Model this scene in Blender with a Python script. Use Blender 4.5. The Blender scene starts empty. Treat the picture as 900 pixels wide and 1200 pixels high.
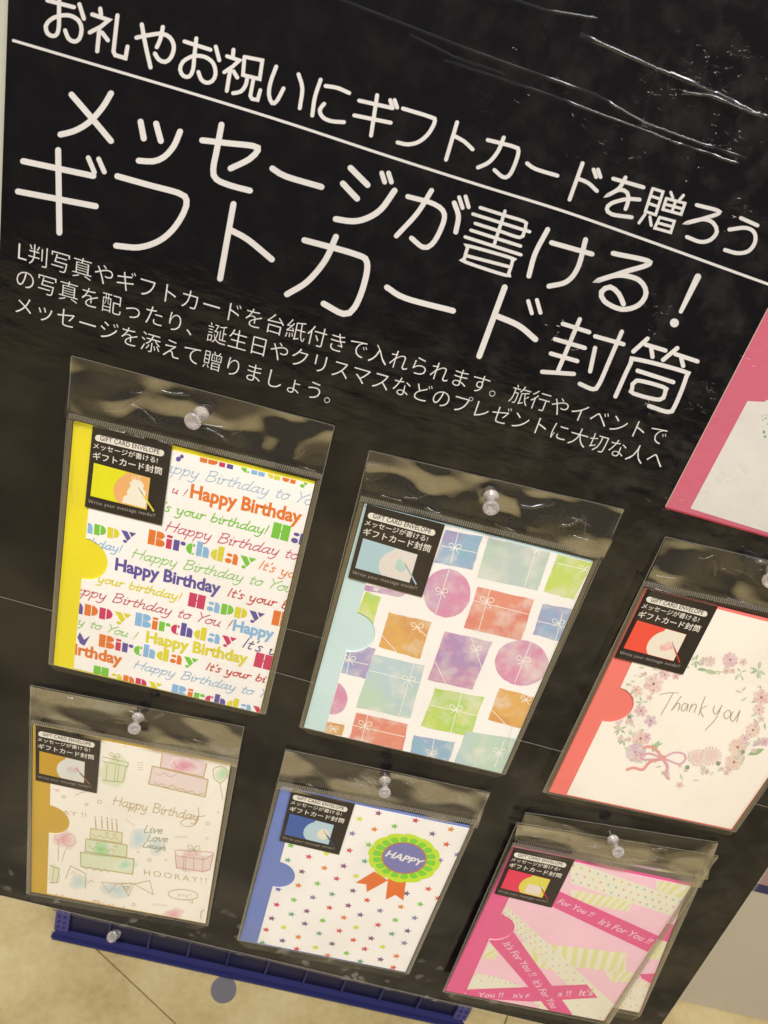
import bpy, bmesh, math, random
import numpy as np
from mathutils import Vector, Matrix
random.seed(7)
S = bpy.context.scene
COL = S.collection
# ------------------------------------------------------------------ camera
F_PX, SC = 772.037, 0.313                      # focal length in pixels of a 900x1200 frame; metres per unit
MB_ = np.array([[0.9613837, -0.27191146, 0.04249161],
                [0.26617218, 0.87941215, -0.39469816],
                [0.06995531, 0.39076646, 0.91782778]])
T_ = np.array([-0.01242126, 0.02874817, 1.0])
CB = -MB_.T @ T_                               # camera in board coordinates (right, down, away)
CAM = np.array([CB[0], CB[2], -CB[1]]) * SC
def b2w(v): return Vector((v[0], v[2], -v[1]))
r_, d_, f_ = b2w(MB_[0]), b2w(MB_[1]), b2w(MB_[2])
cam = bpy.data.cameras.new('camera'); camo = bpy.data.objects.new('camera', cam); COL.objects.link(camo)
cam.sensor_fit = 'VERTICAL'; cam.sensor_height = 36; cam.lens = F_PX/1200*36
cam.clip_start = 0.01; cam.clip_end = 100
m = Matrix((r_, -d_, -f_)).transposed().to_4x4(); m.translation = Vector(CAM); camo.matrix_world = m
S.camera = camo
cam.dof.use_dof = True; cam.dof.focus_distance = .33; cam.dof.aperture_fstop = 18
# ------------------------------------------------------------------ light
W = bpy.data.worlds.new("World"); S.world = W; W.use_nodes = True
bg = W.node_tree.nodes['Background']; bg.inputs[0].default_value = (.88, .84, .84, 1); bg.inputs[1].default_value = .03
S.view_settings.view_transform = 'Standard'; S.view_settings.look = 'None'; S.view_settings.exposure = 0.0; S.view_settings.gamma = 1
def area(name, loc, target, sx, sy, power, col):
    l = bpy.data.lights.new(name, 'AREA'); l.shape = 'RECTANGLE'; l.size = sx; l.size_y = sy; l.energy = power; l.color = col
    o = bpy.data.objects.new(name, l); COL.objects.link(o); o.location = loc
    o.rotation_euler = (Vector(target)-Vector(loc)).to_track_quat('-Z', 'Y').to_euler(); return o
area('ceiling_lamp', (-.7, -1.5, 2.0), (0, 0, -.1), 1.2, .30, 66, (1, 1, 1))
area('ceiling_lamp', (.9, -1.9, 2.0), (.1, 0, -.1), 1.2, .30, 48, (1, 1, 1))

# ------------------------------------------------------------------ projection helpers
def ray(px, py):
    c = np.array([(px-450)/F_PX, (py-600)/F_PX, 1.0]); b = MB_.T @ c
    return np.array([b[0], b[2], -b[1]])
def P(p, y=0.0):
    d = ray(*p); s = (y-CAM[1])/d[1]; q = CAM+s*d
    return Vector((q[0], y, q[2]))
def PF(p, z):
    d = ray(*p); s = (z-CAM[2])/d[2]; q = CAM+s*d
    return Vector((q[0], q[1], z))
def Z(x0, y0, s): return lambda *pts: [(x0+a/s, y0+b/s) for a, b in pts]
def homog(quad, src=((0, 0), (1, 0), (1, 1), (0, 1))):
    A = []; B = []
    for (u, v), (x, y) in zip(src, quad):
        A += [[u, v, 1, 0, 0, 0, -u*x, -v*x], [0, 0, 0, u, v, 1, -u*y, -v*y]]; B += [x, y]
    h = np.linalg.solve(np.array(A, float), np.array(B, float))
    def f(u, v):
        w = h[6]*u+h[7]*v+1
        return ((h[0]*u+h[1]*v+h[2])/w, (h[3]*u+h[4]*v+h[5])/w)
    return f

# ------------------------------------------------------------------ materials
def lin(c): return tuple((v/255/12.92 if v/255 <= .04045 else ((v/255+.055)/1.055)**2.4) for v in c)
MATS = {}
def newmat(name):
    mt = bpy.data.materials.new(name); mt.use_nodes = True; nt = mt.node_tree
    for n in list(nt.nodes): nt.nodes.remove(n)
    out = nt.nodes.new('ShaderNodeOutputMaterial'); return mt, nt, out
def noise(nt, scale, detail=3, vec=None, rough=.5):
    n = nt.nodes.new('ShaderNodeTexNoise'); n.inputs['Scale'].default_value = scale; n.inputs['Detail'].default_value = detail
    n.inputs['Roughness'].default_value = rough
    if vec: nt.links.new(vec, n.inputs['Vector'])
    return n
def coords(nt, sc=(1, 1, 1), rot=(0, 0, 0)):
    g = nt.nodes.new('ShaderNodeNewGeometry'); mp = nt.nodes.new('ShaderNodeMapping')
    mp.inputs['Scale'].default_value = sc; mp.inputs['Rotation'].default_value = rot
    nt.links.new(g.outputs['Position'], mp.inputs['Vector']); return mp.outputs[0]
def ramp(nt, fac, stops):
    r = nt.nodes.new('ShaderNodeValToRGB'); e = r.color_ramp.elements
    while len(e) < len(stops): e.new(.5)
    for i, (p, c) in enumerate(stops): e[i].position = p; e[i].color = (*c, 1) if len(c) == 3 else c
    nt.links.new(fac, r.inputs[0]); return r.outputs[0]
def ink(c, rough=.55, k=.92, var=.06, bump=.0):
    """printed paper or plastic of the displayed colour c, with a little fibre and ink unevenness"""
    key = (tuple(c), rough, k, var, bump)
    if key in MATS: return MATS[key]
    mt, nt, out = newmat('paper_print'); b = nt.nodes.new('ShaderNodeBsdfPrincipled')
    base = [v*k for v in lin(c)]
    v = coords(nt); n1 = noise(nt, 900, 2, v); n2 = noise(nt, 45, 4, v)
    mx = nt.nodes.new('ShaderNodeMath'); mx.operation = 'ADD'
    nt.links.new(n1.outputs[0], mx.inputs[0]); nt.links.new(n2.outputs[0], mx.inputs[1])
    col = ramp(nt, mx.outputs[0], [(.35, [x*(1-var) for x in base]), (1, [min(1, x*(1+var)) for x in base])])
    mx.use_clamp = False
    nt.links.new(col, b.inputs['Base Color']); b.inputs['Roughness'].default_value = rough
    b.inputs['Specular IOR Level'].default_value = .35 if rough < .75 else .08
    if bump:
        bp = nt.nodes.new('ShaderNodeBump'); bp.inputs['Strength'].default_value = bump; bp.inputs['Distance'].default_value = .0006
        nt.links.new(n1.outputs[0], bp.inputs['Height']); nt.links.new(bp.outputs[0], b.inputs['Normal'])
    nt.links.new(b.outputs[0], out.inputs[0]); MATS[key] = mt; return mt
def watercolor(cs, scale=60, seed=0):
    """blotchy watercolour print through several pigments"""
    key = ('wc', tuple(cs), scale, seed)
    if key in MATS: return MATS[key]
    mt, nt, out = newmat('watercolour_print'); b = nt.nodes.new('ShaderNodeBsdfPrincipled')
    v = coords(nt); mp = nt.nodes.new('ShaderNodeVectorMath'); mp.operation = 'ADD'; mp.inputs[1].default_value = (seed*.37, 0, seed*.61)
    nt.links.new(v, mp.inputs[0]); n = noise(nt, scale, 5, mp.outputs[0], .62)
    st = [(.32+.36*i/(len(cs)-1), [x*.92 for x in lin(tuple(v*.72+w_*.28 for v, w_ in zip(c, (244, 232, 214))))]) for i, c in enumerate(cs)]
    col = ramp(nt, n.outputs[0], st); n2 = noise(nt, 110, 3, v)
    mix = nt.nodes.new('ShaderNodeMix'); mix.data_type = 'RGBA'; mix.blend_type = 'MIX'
    f = ramp(nt, n2.outputs[0], [(.46, (0, 0, 0)), (.72, (.6, .6, .6))])
    nt.links.new(f, mix.inputs[0]); nt.links.new(col, mix.inputs[6]); mix.inputs[7].default_value = (.86, .80, .70, 1)
    nt.links.new(mix.outputs[2], b.inputs['Base Color']); b.inputs['Roughness'].default_value = .6
    nt.links.new(b.outputs[0], out.inputs[0]); MATS[key] = mt; return mt
def blotch(c, strength, p, r_mm, seed=0):
    """soft round wash of pigment, fading out to the paper: printed colour with its own shape"""
    return None
def film(name, k=1.0, rough=.05, bump=.0, bscale=60, stretch=(1, 1, 1), veil=0., veilcol=(.5, .45, .36), mask=None, rot=(0, 0, 0), dirt_glare=False):
    # mask = (noise scale, low, high, ramp start, ramp end, stretch): noise painted into the reflectance in place of patchy reflected surroundings
    mt, nt, out = newmat(name)
    tr = nt.nodes.new('ShaderNodeBsdfTransparent'); tr.inputs[0].default_value = (.985, .985, .98, 1)
    gl = nt.nodes.new('ShaderNodeBsdfGlossy'); gl.inputs['Roughness'].default_value = rough
    gg = nt.nodes.new('ShaderNodeNewGeometry'); dt = nt.nodes.new('ShaderNodeVectorMath'); dt.operation = 'DOT_PRODUCT'
    nt.links.new(gg.outputs['Incoming'], dt.inputs[0]); nt.links.new(gg.outputs['Normal'], dt.inputs[1])
    def mth(op, a, b_=None, c_=None):
        q = nt.nodes.new('ShaderNodeMath'); q.operation = op; q.use_clamp = False
        for i, x in enumerate((a, b_, c_)):
            if x is None: continue
            if isinstance(x, (int, float)): q.inputs[i].default_value = x
            else: nt.links.new(x, q.inputs[i])
        return q.outputs[0]
    # Schlick reflectance of a thin sheet, the same from both sides
    sch = mth('MULTIPLY_ADD', mth('POWER', mth('SUBTRACT', 1.0, mth('ABSOLUTE', dt.outputs['Value'])), 5.0), .9*min(1, k), .05*k)
    ml = nt.nodes.new('ShaderNodeMath'); ml.operation = 'MINIMUM'; ml.inputs[1].default_value = .95; nt.links.new(sch, ml.inputs[0])
    if mask:
        nz = noise(nt, mask[0], mask[6] if len(mask) > 6 else 3, coords(nt, mask[5], rot), .5); mr_ = nt.nodes.new('ShaderNodeMapRange'); mr_.interpolation_type = 'SMOOTHSTEP'
        nt.links.new(nz.outputs[0], mr_.inputs[0]); mr_.inputs[1].default_value = mask[3]; mr_.inputs[2].default_value = mask[4]; mr_.inputs[3].default_value = mask[1]; mr_.inputs[4].default_value = mask[2]
        nt.links.new(mth('MULTIPLY', sch, mr_.outputs[0]), ml.inputs[0])
    mix = nt.nodes.new('ShaderNodeMixShader'); nt.links.new(ml.outputs[0], mix.inputs[0])
    nt.links.new(tr.outputs[0], mix.inputs[1]); nt.links.new(gl.outputs[0], mix.inputs[2])
    last = mix.outputs[0]
    if bump:
        v = coords(nt, stretch, rot); n = noise(nt, bscale, 3, v, .55)
        bp = nt.nodes.new('ShaderNodeBump'); bp.inputs['Strength'].default_value = 1; bp.inputs['Distance'].default_value = bump
        nt.links.new(n.outputs[0], bp.inputs['Height']); nt.links.new(bp.outputs[0], gl.inputs['Normal'])
    if veil or dirt_glare:
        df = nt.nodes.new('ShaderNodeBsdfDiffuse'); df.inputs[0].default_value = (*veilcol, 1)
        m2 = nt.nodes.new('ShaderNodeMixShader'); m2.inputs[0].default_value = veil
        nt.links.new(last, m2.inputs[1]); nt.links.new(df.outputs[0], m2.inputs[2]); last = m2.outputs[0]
        if dirt_glare:      # trapped dust and dried drops, denser along the lower edge; painted haze for mottled reflections
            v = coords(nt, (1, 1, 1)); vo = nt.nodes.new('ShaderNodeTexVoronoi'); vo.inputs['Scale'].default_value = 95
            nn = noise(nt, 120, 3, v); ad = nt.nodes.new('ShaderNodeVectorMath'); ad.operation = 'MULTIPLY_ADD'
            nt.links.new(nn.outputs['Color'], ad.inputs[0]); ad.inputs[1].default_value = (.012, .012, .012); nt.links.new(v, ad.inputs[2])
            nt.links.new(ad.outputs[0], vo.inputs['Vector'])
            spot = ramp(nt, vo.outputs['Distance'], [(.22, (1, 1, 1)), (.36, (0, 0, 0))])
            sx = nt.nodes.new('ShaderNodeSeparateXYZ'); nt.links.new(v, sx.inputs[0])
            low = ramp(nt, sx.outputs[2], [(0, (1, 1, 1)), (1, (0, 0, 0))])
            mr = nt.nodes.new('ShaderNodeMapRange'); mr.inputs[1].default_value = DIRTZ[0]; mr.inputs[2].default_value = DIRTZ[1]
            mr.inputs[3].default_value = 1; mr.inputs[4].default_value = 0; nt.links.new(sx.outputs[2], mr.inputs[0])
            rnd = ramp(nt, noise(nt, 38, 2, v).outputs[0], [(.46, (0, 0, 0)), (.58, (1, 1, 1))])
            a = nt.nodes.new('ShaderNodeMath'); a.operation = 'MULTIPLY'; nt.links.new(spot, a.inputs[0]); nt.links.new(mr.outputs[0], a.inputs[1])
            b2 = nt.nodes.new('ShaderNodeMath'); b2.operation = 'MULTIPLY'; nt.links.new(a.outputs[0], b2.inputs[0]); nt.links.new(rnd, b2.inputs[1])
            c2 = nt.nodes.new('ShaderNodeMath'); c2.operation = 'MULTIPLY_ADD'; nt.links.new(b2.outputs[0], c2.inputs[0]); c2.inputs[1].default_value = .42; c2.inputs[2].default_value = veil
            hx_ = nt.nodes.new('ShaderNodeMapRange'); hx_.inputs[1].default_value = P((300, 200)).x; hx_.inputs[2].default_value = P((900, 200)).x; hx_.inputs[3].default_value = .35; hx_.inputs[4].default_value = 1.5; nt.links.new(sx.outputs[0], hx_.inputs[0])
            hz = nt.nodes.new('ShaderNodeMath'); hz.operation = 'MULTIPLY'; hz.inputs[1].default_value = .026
            nt.links.new(ramp(nt, noise(nt, 95, 6, v, .6).outputs[0], [(.46, (0, 0, 0)), (.72, (1, 1, 1))]), hz.inputs[0]); hm = nt.nodes.new('ShaderNodeMath'); hm.operation = 'MULTIPLY'; nt.links.new(hz.outputs[0], hm.inputs[0]); nt.links.new(hx_.outputs[0], hm.inputs[1]); nt.links.new(hm.outputs[0], c2.inputs[2])  # grey haze painted as mottled reflections, stronger towards the right
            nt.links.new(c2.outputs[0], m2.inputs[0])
    nt.links.new(last, out.inputs[0]); return mt

# ------------------------------------------------------------------ object helpers
def link(name, me, parent=None, mats=()):
    for mm in mats: me.materials.append(mm)
    o = bpy.data.objects.new(name, me); COL.objects.link(o)
    if parent:
        o.parent = parent; pl = parent.matrix_world.translation if parent.parent is None else None
        base = parent
        loc = Vector((0, 0, 0))
        while base: loc += base.location; base = base.parent
        o.matrix_parent_inverse = Matrix.Identity(4); me.transform(Matrix.Translation(-loc))
    return o
def thing(name, label, cat, loc=(0, 0, 0), group=None):
    o = bpy.data.objects.new(name, None); COL.objects.link(o); o.empty_display_size = .01; o.location = loc
    o['label'] = label; o['category'] = cat
    if group: o['group'] = group
    return o
def setbase(me, o):
    me.transform(Matrix.Translation(-Vector(o.location)))
class Flat:
    """flat print: polygons laid in pixel space on the plane y, several inks, tiny steps between them"""
    def __init__(s, y): s.y = y; s.v = []; s.f = []; s.mi = []; s.mats = []; s.k = 0; s.step = .000012
    def mid(s, mt):
        if mt not in s.mats: s.mats.append(mt)
        return s.mats.index(mt)
    def yy(s):
        s.k += 1; return s.y-s.step*s.k
    def poly(s, pts, mt, world=False):
        y = s.yy(); n = len(s.v)
        for p in pts: s.v.append(Vector((p[0], y, p[1])) if world else P(p, y))
        s.f.append(tuple(range(n, n+len(pts)))); s.mi.append(s.mid(mt))
    def stroke(s, pts, w, mt, smooth=True, closed=False, taper=None, caps=True):
        pts = [Vector(p) for p in pts]
        if closed: smooth_pts = pts+[pts[0]]
        if smooth and len(pts) > 2:
            q = ([pts[-1]]+pts+[pts[0], pts[1]]) if closed else ([pts[0]*2-pts[1]]+pts+[pts[-1]*2-pts[-2]])
            out = []
            for i in range(1, len(q)-2):
                a, b, c, d = q[i-1:i+3]; n = max(2, min(7, int((c-b).length/max(w*.8, .8))))
                for j in range(n):
                    t = j/n
                    out.append(.5*((2*b)+(-a+c)*t+(2*a-5*b+4*c-d)*t*t+(-a+3*b-3*c+d)*t*t*t))
            out.append(q[-2]); pts = out
        elif closed: pts = pts+[pts[0]]
        pp = [pts[0]]
        for p in pts[1:]:
            if (p-pp[-1]).length > 1e-3: pp.append(p)
        pts = pp
        if len(pts) < 2: return
        y0 = s.yy(); s.k += 1; L = len(pts); mi = s.mid(mt); n0 = len(s.v)
        def wid(i): return w/2 if taper is None else w/2*(taper[0]+(taper[1]-taper[0])*i/(L-1))
        for i, p in enumerate(pts):
            d1 = (pts[i]-pts[i-1]).normalized() if i else None; d2 = (pts[i+1]-pts[i]).normalized() if i < L-1 else None
            if closed and i in (0, L-1): d1 = (pts[-1]-pts[-2]).normalized(); d2 = (pts[1]-pts[0]).normalized()
            if d1 is None: d1 = d2
            if d2 is None: d2 = d1
            t = (d1+d2); t = t.normalized() if t.length > 1e-4 else d1
            nrm = Vector((-t.y, t.x)); c = max(.5, nrm.dot(Vector((-d1.y, d1.x)))); h = wid(i)/c
            yy = y0-s.step*i/L
            s.v.append(P(p+nrm*h, yy)); s.v.append(P(p-nrm*h, yy))
        for i in range(L-1):
            a = n0+2*i; s.f.append((a, a+1, a+3, a+2)); s.mi.append(mi)
        if caps and not closed:
            for e in (0, L-1):
                d = (pts[0]-pts[1] if e == 0 else pts[-1]-pts[-2]).normalized(); nn = Vector((-d.y, d.x)); yy = y0-s.step*e/L; h = wid(e)
                n = len(s.v)
                for k in range(7):
                    a = math.pi*k/6; s.v.append(P(pts[e]+nn*h*math.cos(a)+d*h*math.sin(a), yy))
                s.f.append(tuple(range(n, n+7))); s.mi.append(mi)
    def disc(s, c, rx, mt, ry=None, ang=0, n=20, jit=0):
        ry = ry or rx; ca, sa = math.cos(ang), math.sin(ang); pts = []
        for i in range(n):
            a = 2*math.pi*i/n; k = 1+random.uniform(-jit, jit); x, y = rx*k*math.cos(a), ry*k*math.sin(a)
            pts.append((c[0]+ca*x-sa*y, c[1]+sa*x+ca*y))
        s.poly(pts, mt)
    def text(s, txt, pa, pb, mt, hs=1.0, shear=0, off=0, world_up=None, sp=1.0, res=3):
        me, wdt = textmesh(txt, off, sp, res); y = s.yy()
        A = P(pa, y); B = P(pb, y); X = (B-A)/wdt; L = X.length; up = Vector((-X.z, 0, X.x))*hs
        if up.z < 0: up = -up
        n = len(s.v); mi = s.mid(mt)
        for v in me.vertices:
            q = A+X*(v.co.x+shear*v.co.y*hs)+up*v.co.y; s.v.append(Vector((q.x, y, q.z)))
        for p in me.polygons: s.f.append(tuple(n+i for i in p.vertices)); s.mi.append(mi)
    def build(s, name, parent, clip=None, hole=None, dmax=.00014):
        dep = s.step*s.k
        if dep > dmax:
            for v in s.v: v.y = s.y+(v.y-s.y)*dmax/dep
        me = bpy.data.meshes.new(name); me.from_pydata([tuple(v) for v in s.v], [], s.f)
        for p, i in zip(me.polygons, s.mi): p.material_index = i
        if clip or hole:
            bm = bmesh.new(); bm.from_mesh(me)
            if clip:
                cw = [P(p, s.y) for p in clip]; cen = sum(cw, Vector())/len(cw)
                for i in range(len(cw)):
                    a, b = cw[i], cw[(i+1) % len(cw)]; d = b-a; nrm = Vector((d.z, 0, -d.x)).normalized()
                    if nrm.dot(cen-a) > 0: nrm = -nrm
                    bmesh.ops.bisect_plane(bm, geom=bm.verts[:]+bm.edges[:]+bm.faces[:], dist=1e-7, plane_co=a, plane_no=nrm, clear_outer=True)
            if hole:
                hc, hr = hole
                near = [f for f in bm.faces if min((Vector((v.co.x, 0, v.co.z))-Vector((hc.x, 0, hc.z))).length for v in f.verts) < hr*1.3 or f.calc_area() > 2e-5]
                N = 20
                for k in range(N):
                    a = 2*math.pi*k/N; nn = Vector((math.cos(a), 0, math.sin(a)))
                    fs = set(f for f in near if f.is_valid)
                    ge = list({v for f in fs for v in f.verts})+list({e for f in fs for e in f.edges})+list(fs)
                    r = bmesh.ops.bisect_plane(bm, geom=ge, dist=1e-7, plane_co=hc+nn*hr*.995, plane_no=nn)
                    near = [g for g in r['geom'] if isinstance(g, bmesh.types.BMFace)]
                dead = [f for f in bm.faces if (lambda c: math.hypot(c.x-hc.x, c.z-hc.z) < hr*.999)(f.calc_center_median())]
                bmesh.ops.delete(bm, geom=dead, context='FACES')
            bm.to_mesh(me); bm.free()
        return link(name, me, parent, s.mats)
_tc = {}
def textmesh(txt, off=0, sp=1.0, res=3):
    key = (txt, off, sp, res)
    if key in _tc: return _tc[key]
    cu = bpy.data.curves.new('lettering', 'FONT'); cu.body = txt; cu.size = 1; cu.offset = off; cu.resolution_u = res; cu.space_character = sp
    ob = bpy.data.objects.new('lettering', cu); COL.objects.link(ob); bpy.context.view_layer.update()
    me = bpy.data.meshes.new_from_object(ob.evaluated_get(bpy.context.evaluated_depsgraph_get()))
    bpy.data.objects.remove(ob); bpy.data.curves.remove(cu)
    x0 = min(v.co.x for v in me.vertices); x1 = max(v.co.x for v in me.vertices)
    for v in me.vertices: v.co.x -= x0
    _tc[key] = (me, x1-x0); return _tc[key]

# single-line script alphabet: baseline 0, x-height 5, ascender 9
G = {
'a': (5.4, [[(4, 4.6), (2.2, 5), (.6, 3.5), (.4, 1.2), (1.5, 0), (3, 1), (4, 3.5), (4.1, 5)], [(4.1, 5), (3.8, 1), (4.4, 0), (5.4, .8)]]),
'b': (5, [[(.8, 9), (.6, 4), (.6, .8)], [(.6, 3), (2, 5), (3.8, 4.2), (4, 2), (2.6, 0), (.6, .8)]]),
'd': (5.6, [[(4, 4.5), (2.2, 5), (.6, 3.5), (.4, 1.2), (1.5, 0), (3, 1), (4, 3)], [(4.4, 9), (4, 3), (3.9, .8), (4.6, 0), (5.6, .8)]]),
'e': (4, [[(.6, 2.4), (3.2, 3), (3, 4.7), (1.8, 5), (.6, 3.5), (.5, 1.2), (1.8, 0), (3.8, .8)]]),
'g': (5.2, [[(4, 4.6), (2.2, 5), (.6, 3.5), (.4, 1.4), (1.5, .3), (3, 1.2), (4, 3.5)], [(4.2, 5), (4, -2), (2.6, -4), (.6, -3.4)]]),
'h': (5.2, [[(.8, 9), (.6, 0)], [(.6, 2.5), (2.2, 4.8), (3.6, 4.6), (3.6, 1), (4.2, 0), (5, .6)]]),
'i': (2.4, [[(0, 4.2), (1, 5), (.9, 1), (1.4, 0), (2.2, .6)], [(1.2, 7), (1.3, 7.3)]]),
'n': (5.2, [[(0, 4.2), (.8, 5), (.8, 0)], [(.8, 2.5), (2.4, 4.8), (3.7, 4.6), (3.7, 1), (4.3, 0), (5, .6)]]),
'o': (4.8, [[(2.4, 5), (.6, 3.6), (.6, 1.4), (2.2, 0), (4, 1.4), (4, 3.6), (2.4, 5), (4.6, 4.6)]]),
'p': (4.9, [[(0, 4.2), (.9, 5), (.7, -4)], [(.8, 3), (2.4, 5), (4, 4), (4, 1.5), (2.6, 0), (.8, .8)]]),
'r': (3.6, [[(0, 4.2), (.8, 5), (.7, 0)], [(.8, 3), (2, 4.9), (3.3, 4.6)]]),
's': (3.6, [[(3, 4.6), (1.6, 5), (.8, 4), (2.4, 2.2), (2.6, .8), (1.4, 0), (.2, .5)]]),
't': (3.1, [[(1.4, 7.5), (1, 1.2), (1.8, 0), (2.8, .6)], [(0, 5), (2.8, 5.1)]]),
'u': (5.4, [[(0, 4.4), (.8, 5), (.7, 1.4), (1.8, 0), (3.4, 1.4), (3.9, 5)], [(3.9, 5), (3.8, 1), (4.4, 0), (5.2, .6)]]),
'v': (4.6, [[(0, 4.6), (.8, 5), (1.8, 0), (3.8, 4.8), (4.4, 4.4)]]),
'y': (5, [[(0, 4.4), (.8, 5), (.8, 1.6), (1.8, .2), (3.4, 1.4), (3.9, 5)], [(3.9, 5), (3.7, -1.5), (2.4, -4), (.4, -3.4)]]),
'H': (7.2, [[(1, 9), (.8, 0)], [(6, 9), (5.6, 0)], [(0, 4.6), (6.6, 4.8)]]),
'B': (6.4, [[(1, 9), (.8, 0)], [(0, 8.6), (3.4, 9.2), (5, 7.6), (3.4, 5.2), (1.2, 4.8)], [(1.2, 4.8), (4, 4.9), (5.6, 2.6), (3.8, .2), (.8, 0)]]),
'Y': (5.4, [[(0, 9), (.6, 8.8), (2.8, 4.6)], [(6, 9), (2.8, 4.6), (2, 0)]]),
'I': (2.4, [[(.8, 9), (.6, 0)]]),
'L': (4.6, [[(1, 9), (.6, .4), (4.2, .2)]]),
"'": (1.8, [[(1, 9), (.7, 7.4)]]),
'!': (2.4, [[(1, 9), (.9, 2.4)], [(.9, .1), (.9, .4)]]),
' ': (3.6, []),
}
def adv(t): return sum(G[c][0] for c in t)
def script(fl, txt, pa, ia, pb, ib, mt, w=1.0, hs=.74, shear=.38):
    """handwriting with character ia at pixel pa and character ib at pixel pb"""
    xa, xb = adv(txt[:ia]), adv(txt[:ib]); A, B = Vector(pa), Vector(pb); X = (B-A)/(xb-xa)
    # "up" of the board at this place, same scale as X
    Wa, Wb = P(pa), P(pb); U = Vector((-(Wb-Wa).z, 0, (Wb-Wa).x))/(xb-xa); U = U if U.z > 0 else -U
    Wd = (Wb-Wa)/(xb-xa)
    def q(x, y):
        w3 = Wa+Wd*((x-xa)+shear*y*hs)+U*y*hs
        return unproj(w3)
    x = 0
    for ch in txt:
        for st in G[ch][1]: fl.stroke([q(x+a, b) for a, b in st], w, mt, smooth=len(st) > 2)
        x += G[ch][0]
def unproj(w3):
    d = np.array(w3)-CAM; b = MB_ @ np.array([d[0], -d[2], d[1]]); return (450+F_PX*b[0]/b[2], 600+F_PX*b[1]/b[2])
# stencil block alphabet
def half(cx, cy, rx, ry, a0, a1, n=8): return [(cx+rx*math.cos(math.radians(a0+(a1-a0)*i/n)), cy+ry*math.sin(math.radians(a0+(a1-a0)*i/n))) for i in range(n+1)]
def rc(a, b, c, d): return [(a, b), (c, b), (c, d), (a, d)]
BK = {
'H': (7.6, [rc(0, 0, 3.1, 8), rc(3.5, 0, 6.6, 8), rc(3.1, 3.6, 3.5, 4.4)]),
'B': (7.2, [rc(0, 0, 2.7, 8), [(3.1, 4.2), (3.1, 8)]+half(4.6, 6.1, 1.7, 1.9, 90, -90, 6), [(3.1, 0), (3.1, 3.9)]+half(4.8, 1.95, 1.9, 1.95, 90, -90, 6)]),
'i': (2.9, [rc(0, 0, 2.2, 5.3), rc(0, 6, 2.2, 7.4)]),
'r': (5, [rc(0, 0, 2.3, 5.8), half(3.7, 4.7, 1.1, 1.1, 0, 360, 8)[:-1]]),
't': (4.2, [half(2.4, 3, 2.3, 3, 90, 270, 8), rc(2.7, 4.4, 3.5, 5.8), rc(2.7, 0, 3.4, .9)]),
'h': (5.8, [rc(0, 0, 2.2, 8), [(2.6, 0), (5, 0), (5, 4.2), (4.2, 5.6), (2.6, 5.8)]]),
'd': (5.8, [half(2.3, 3, 2.3, 3, 90, 270, 8), rc(2.7, 0, 5, 8)]),
'a': (5.8, [half(1.4, 1.4, 1.4, 1.4, 0, 360, 8)[:-1], half(1.6, 4.7, 1.2, .9, 0, 360, 8)[:-1], [(3.1, 0), (5.1, 0), (5.1, 4), (4.3, 5.8), (3.1, 5.8)]]),
'p': (5.6, [rc(0, 0, 2.3, 6.2), half(2.7, 3.4, 2.3, 2.8, -90, 90, 8)]),
'y': (6.8, [[(0, 6), (2.6, 6), (4.3, 2.6), (3, .4)], [(4.6, 3.3), (3.4, 6), (6.4, 6)], half(2, 0, .9, .9, 0, 360, 8)[:-1]]),
}
def block(fl, txt, pa, ia, pb, ib, cols, hs=.82):
    av = lambda t: sum(BK[c][0] for c in t); xa, xb = av(txt[:ia]), av(txt[:ib])
    Wa, Wb = P(pa), P(pb); D = (Wb-Wa)/(xb-xa); U = Vector((-D.z, 0, D.x)); U = U if U.z > 0 else -U
    x = 0
    for i, ch in enumerate(txt):
        for pl in BK[ch][1]: fl.poly([unproj(Wa+D*(x-xa+a)+U*b*hs) for a, b in pl], cols[i % len(cols)])
        x += BK[ch][0]

def slab(name, px, y0, y1, mt, parent, hole=None):
    """plate with the pixel outline px on its front plane y0, running back to y1"""
    f = [P(p, y0) for p in px]; n = len(f)
    v = [tuple(p) for p in f]+[(p.x, y1, p.z) for p in f]
    fa = [tuple(range(n)), tuple(range(2*n-1, n-1, -1))]+[(i, (i+1) % n, n+(i+1) % n, n+i) for i in range(n)]
    me = bpy.data.meshes.new(name); me.from_pydata(v, [], fa)
    bm = bmesh.new(); bm.from_mesh(me); bmesh.ops.recalc_face_normals(bm, faces=bm.faces); bm.to_mesh(me); bm.free()
    return link(name, me, parent, [mt])
def boxmesh(x0, x1, y0, y1, z0, z1, bev=0):
    bm = bmesh.new(); bmesh.ops.create_cube(bm, size=1)
    for v in bm.verts: v.co = Vector((x0+(v.co.x+.5)*(x1-x0), y0+(v.co.y+.5)*(y1-y0), z0+(v.co.z+.5)*(z1-z0)))
    if bev: bmesh.ops.bevel(bm, geom=bm.edges[:], offset=bev, segments=2, affect='EDGES')
    me = bpy.data.meshes.new('box'); bm.to_mesh(me); bm.free(); return me

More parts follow.
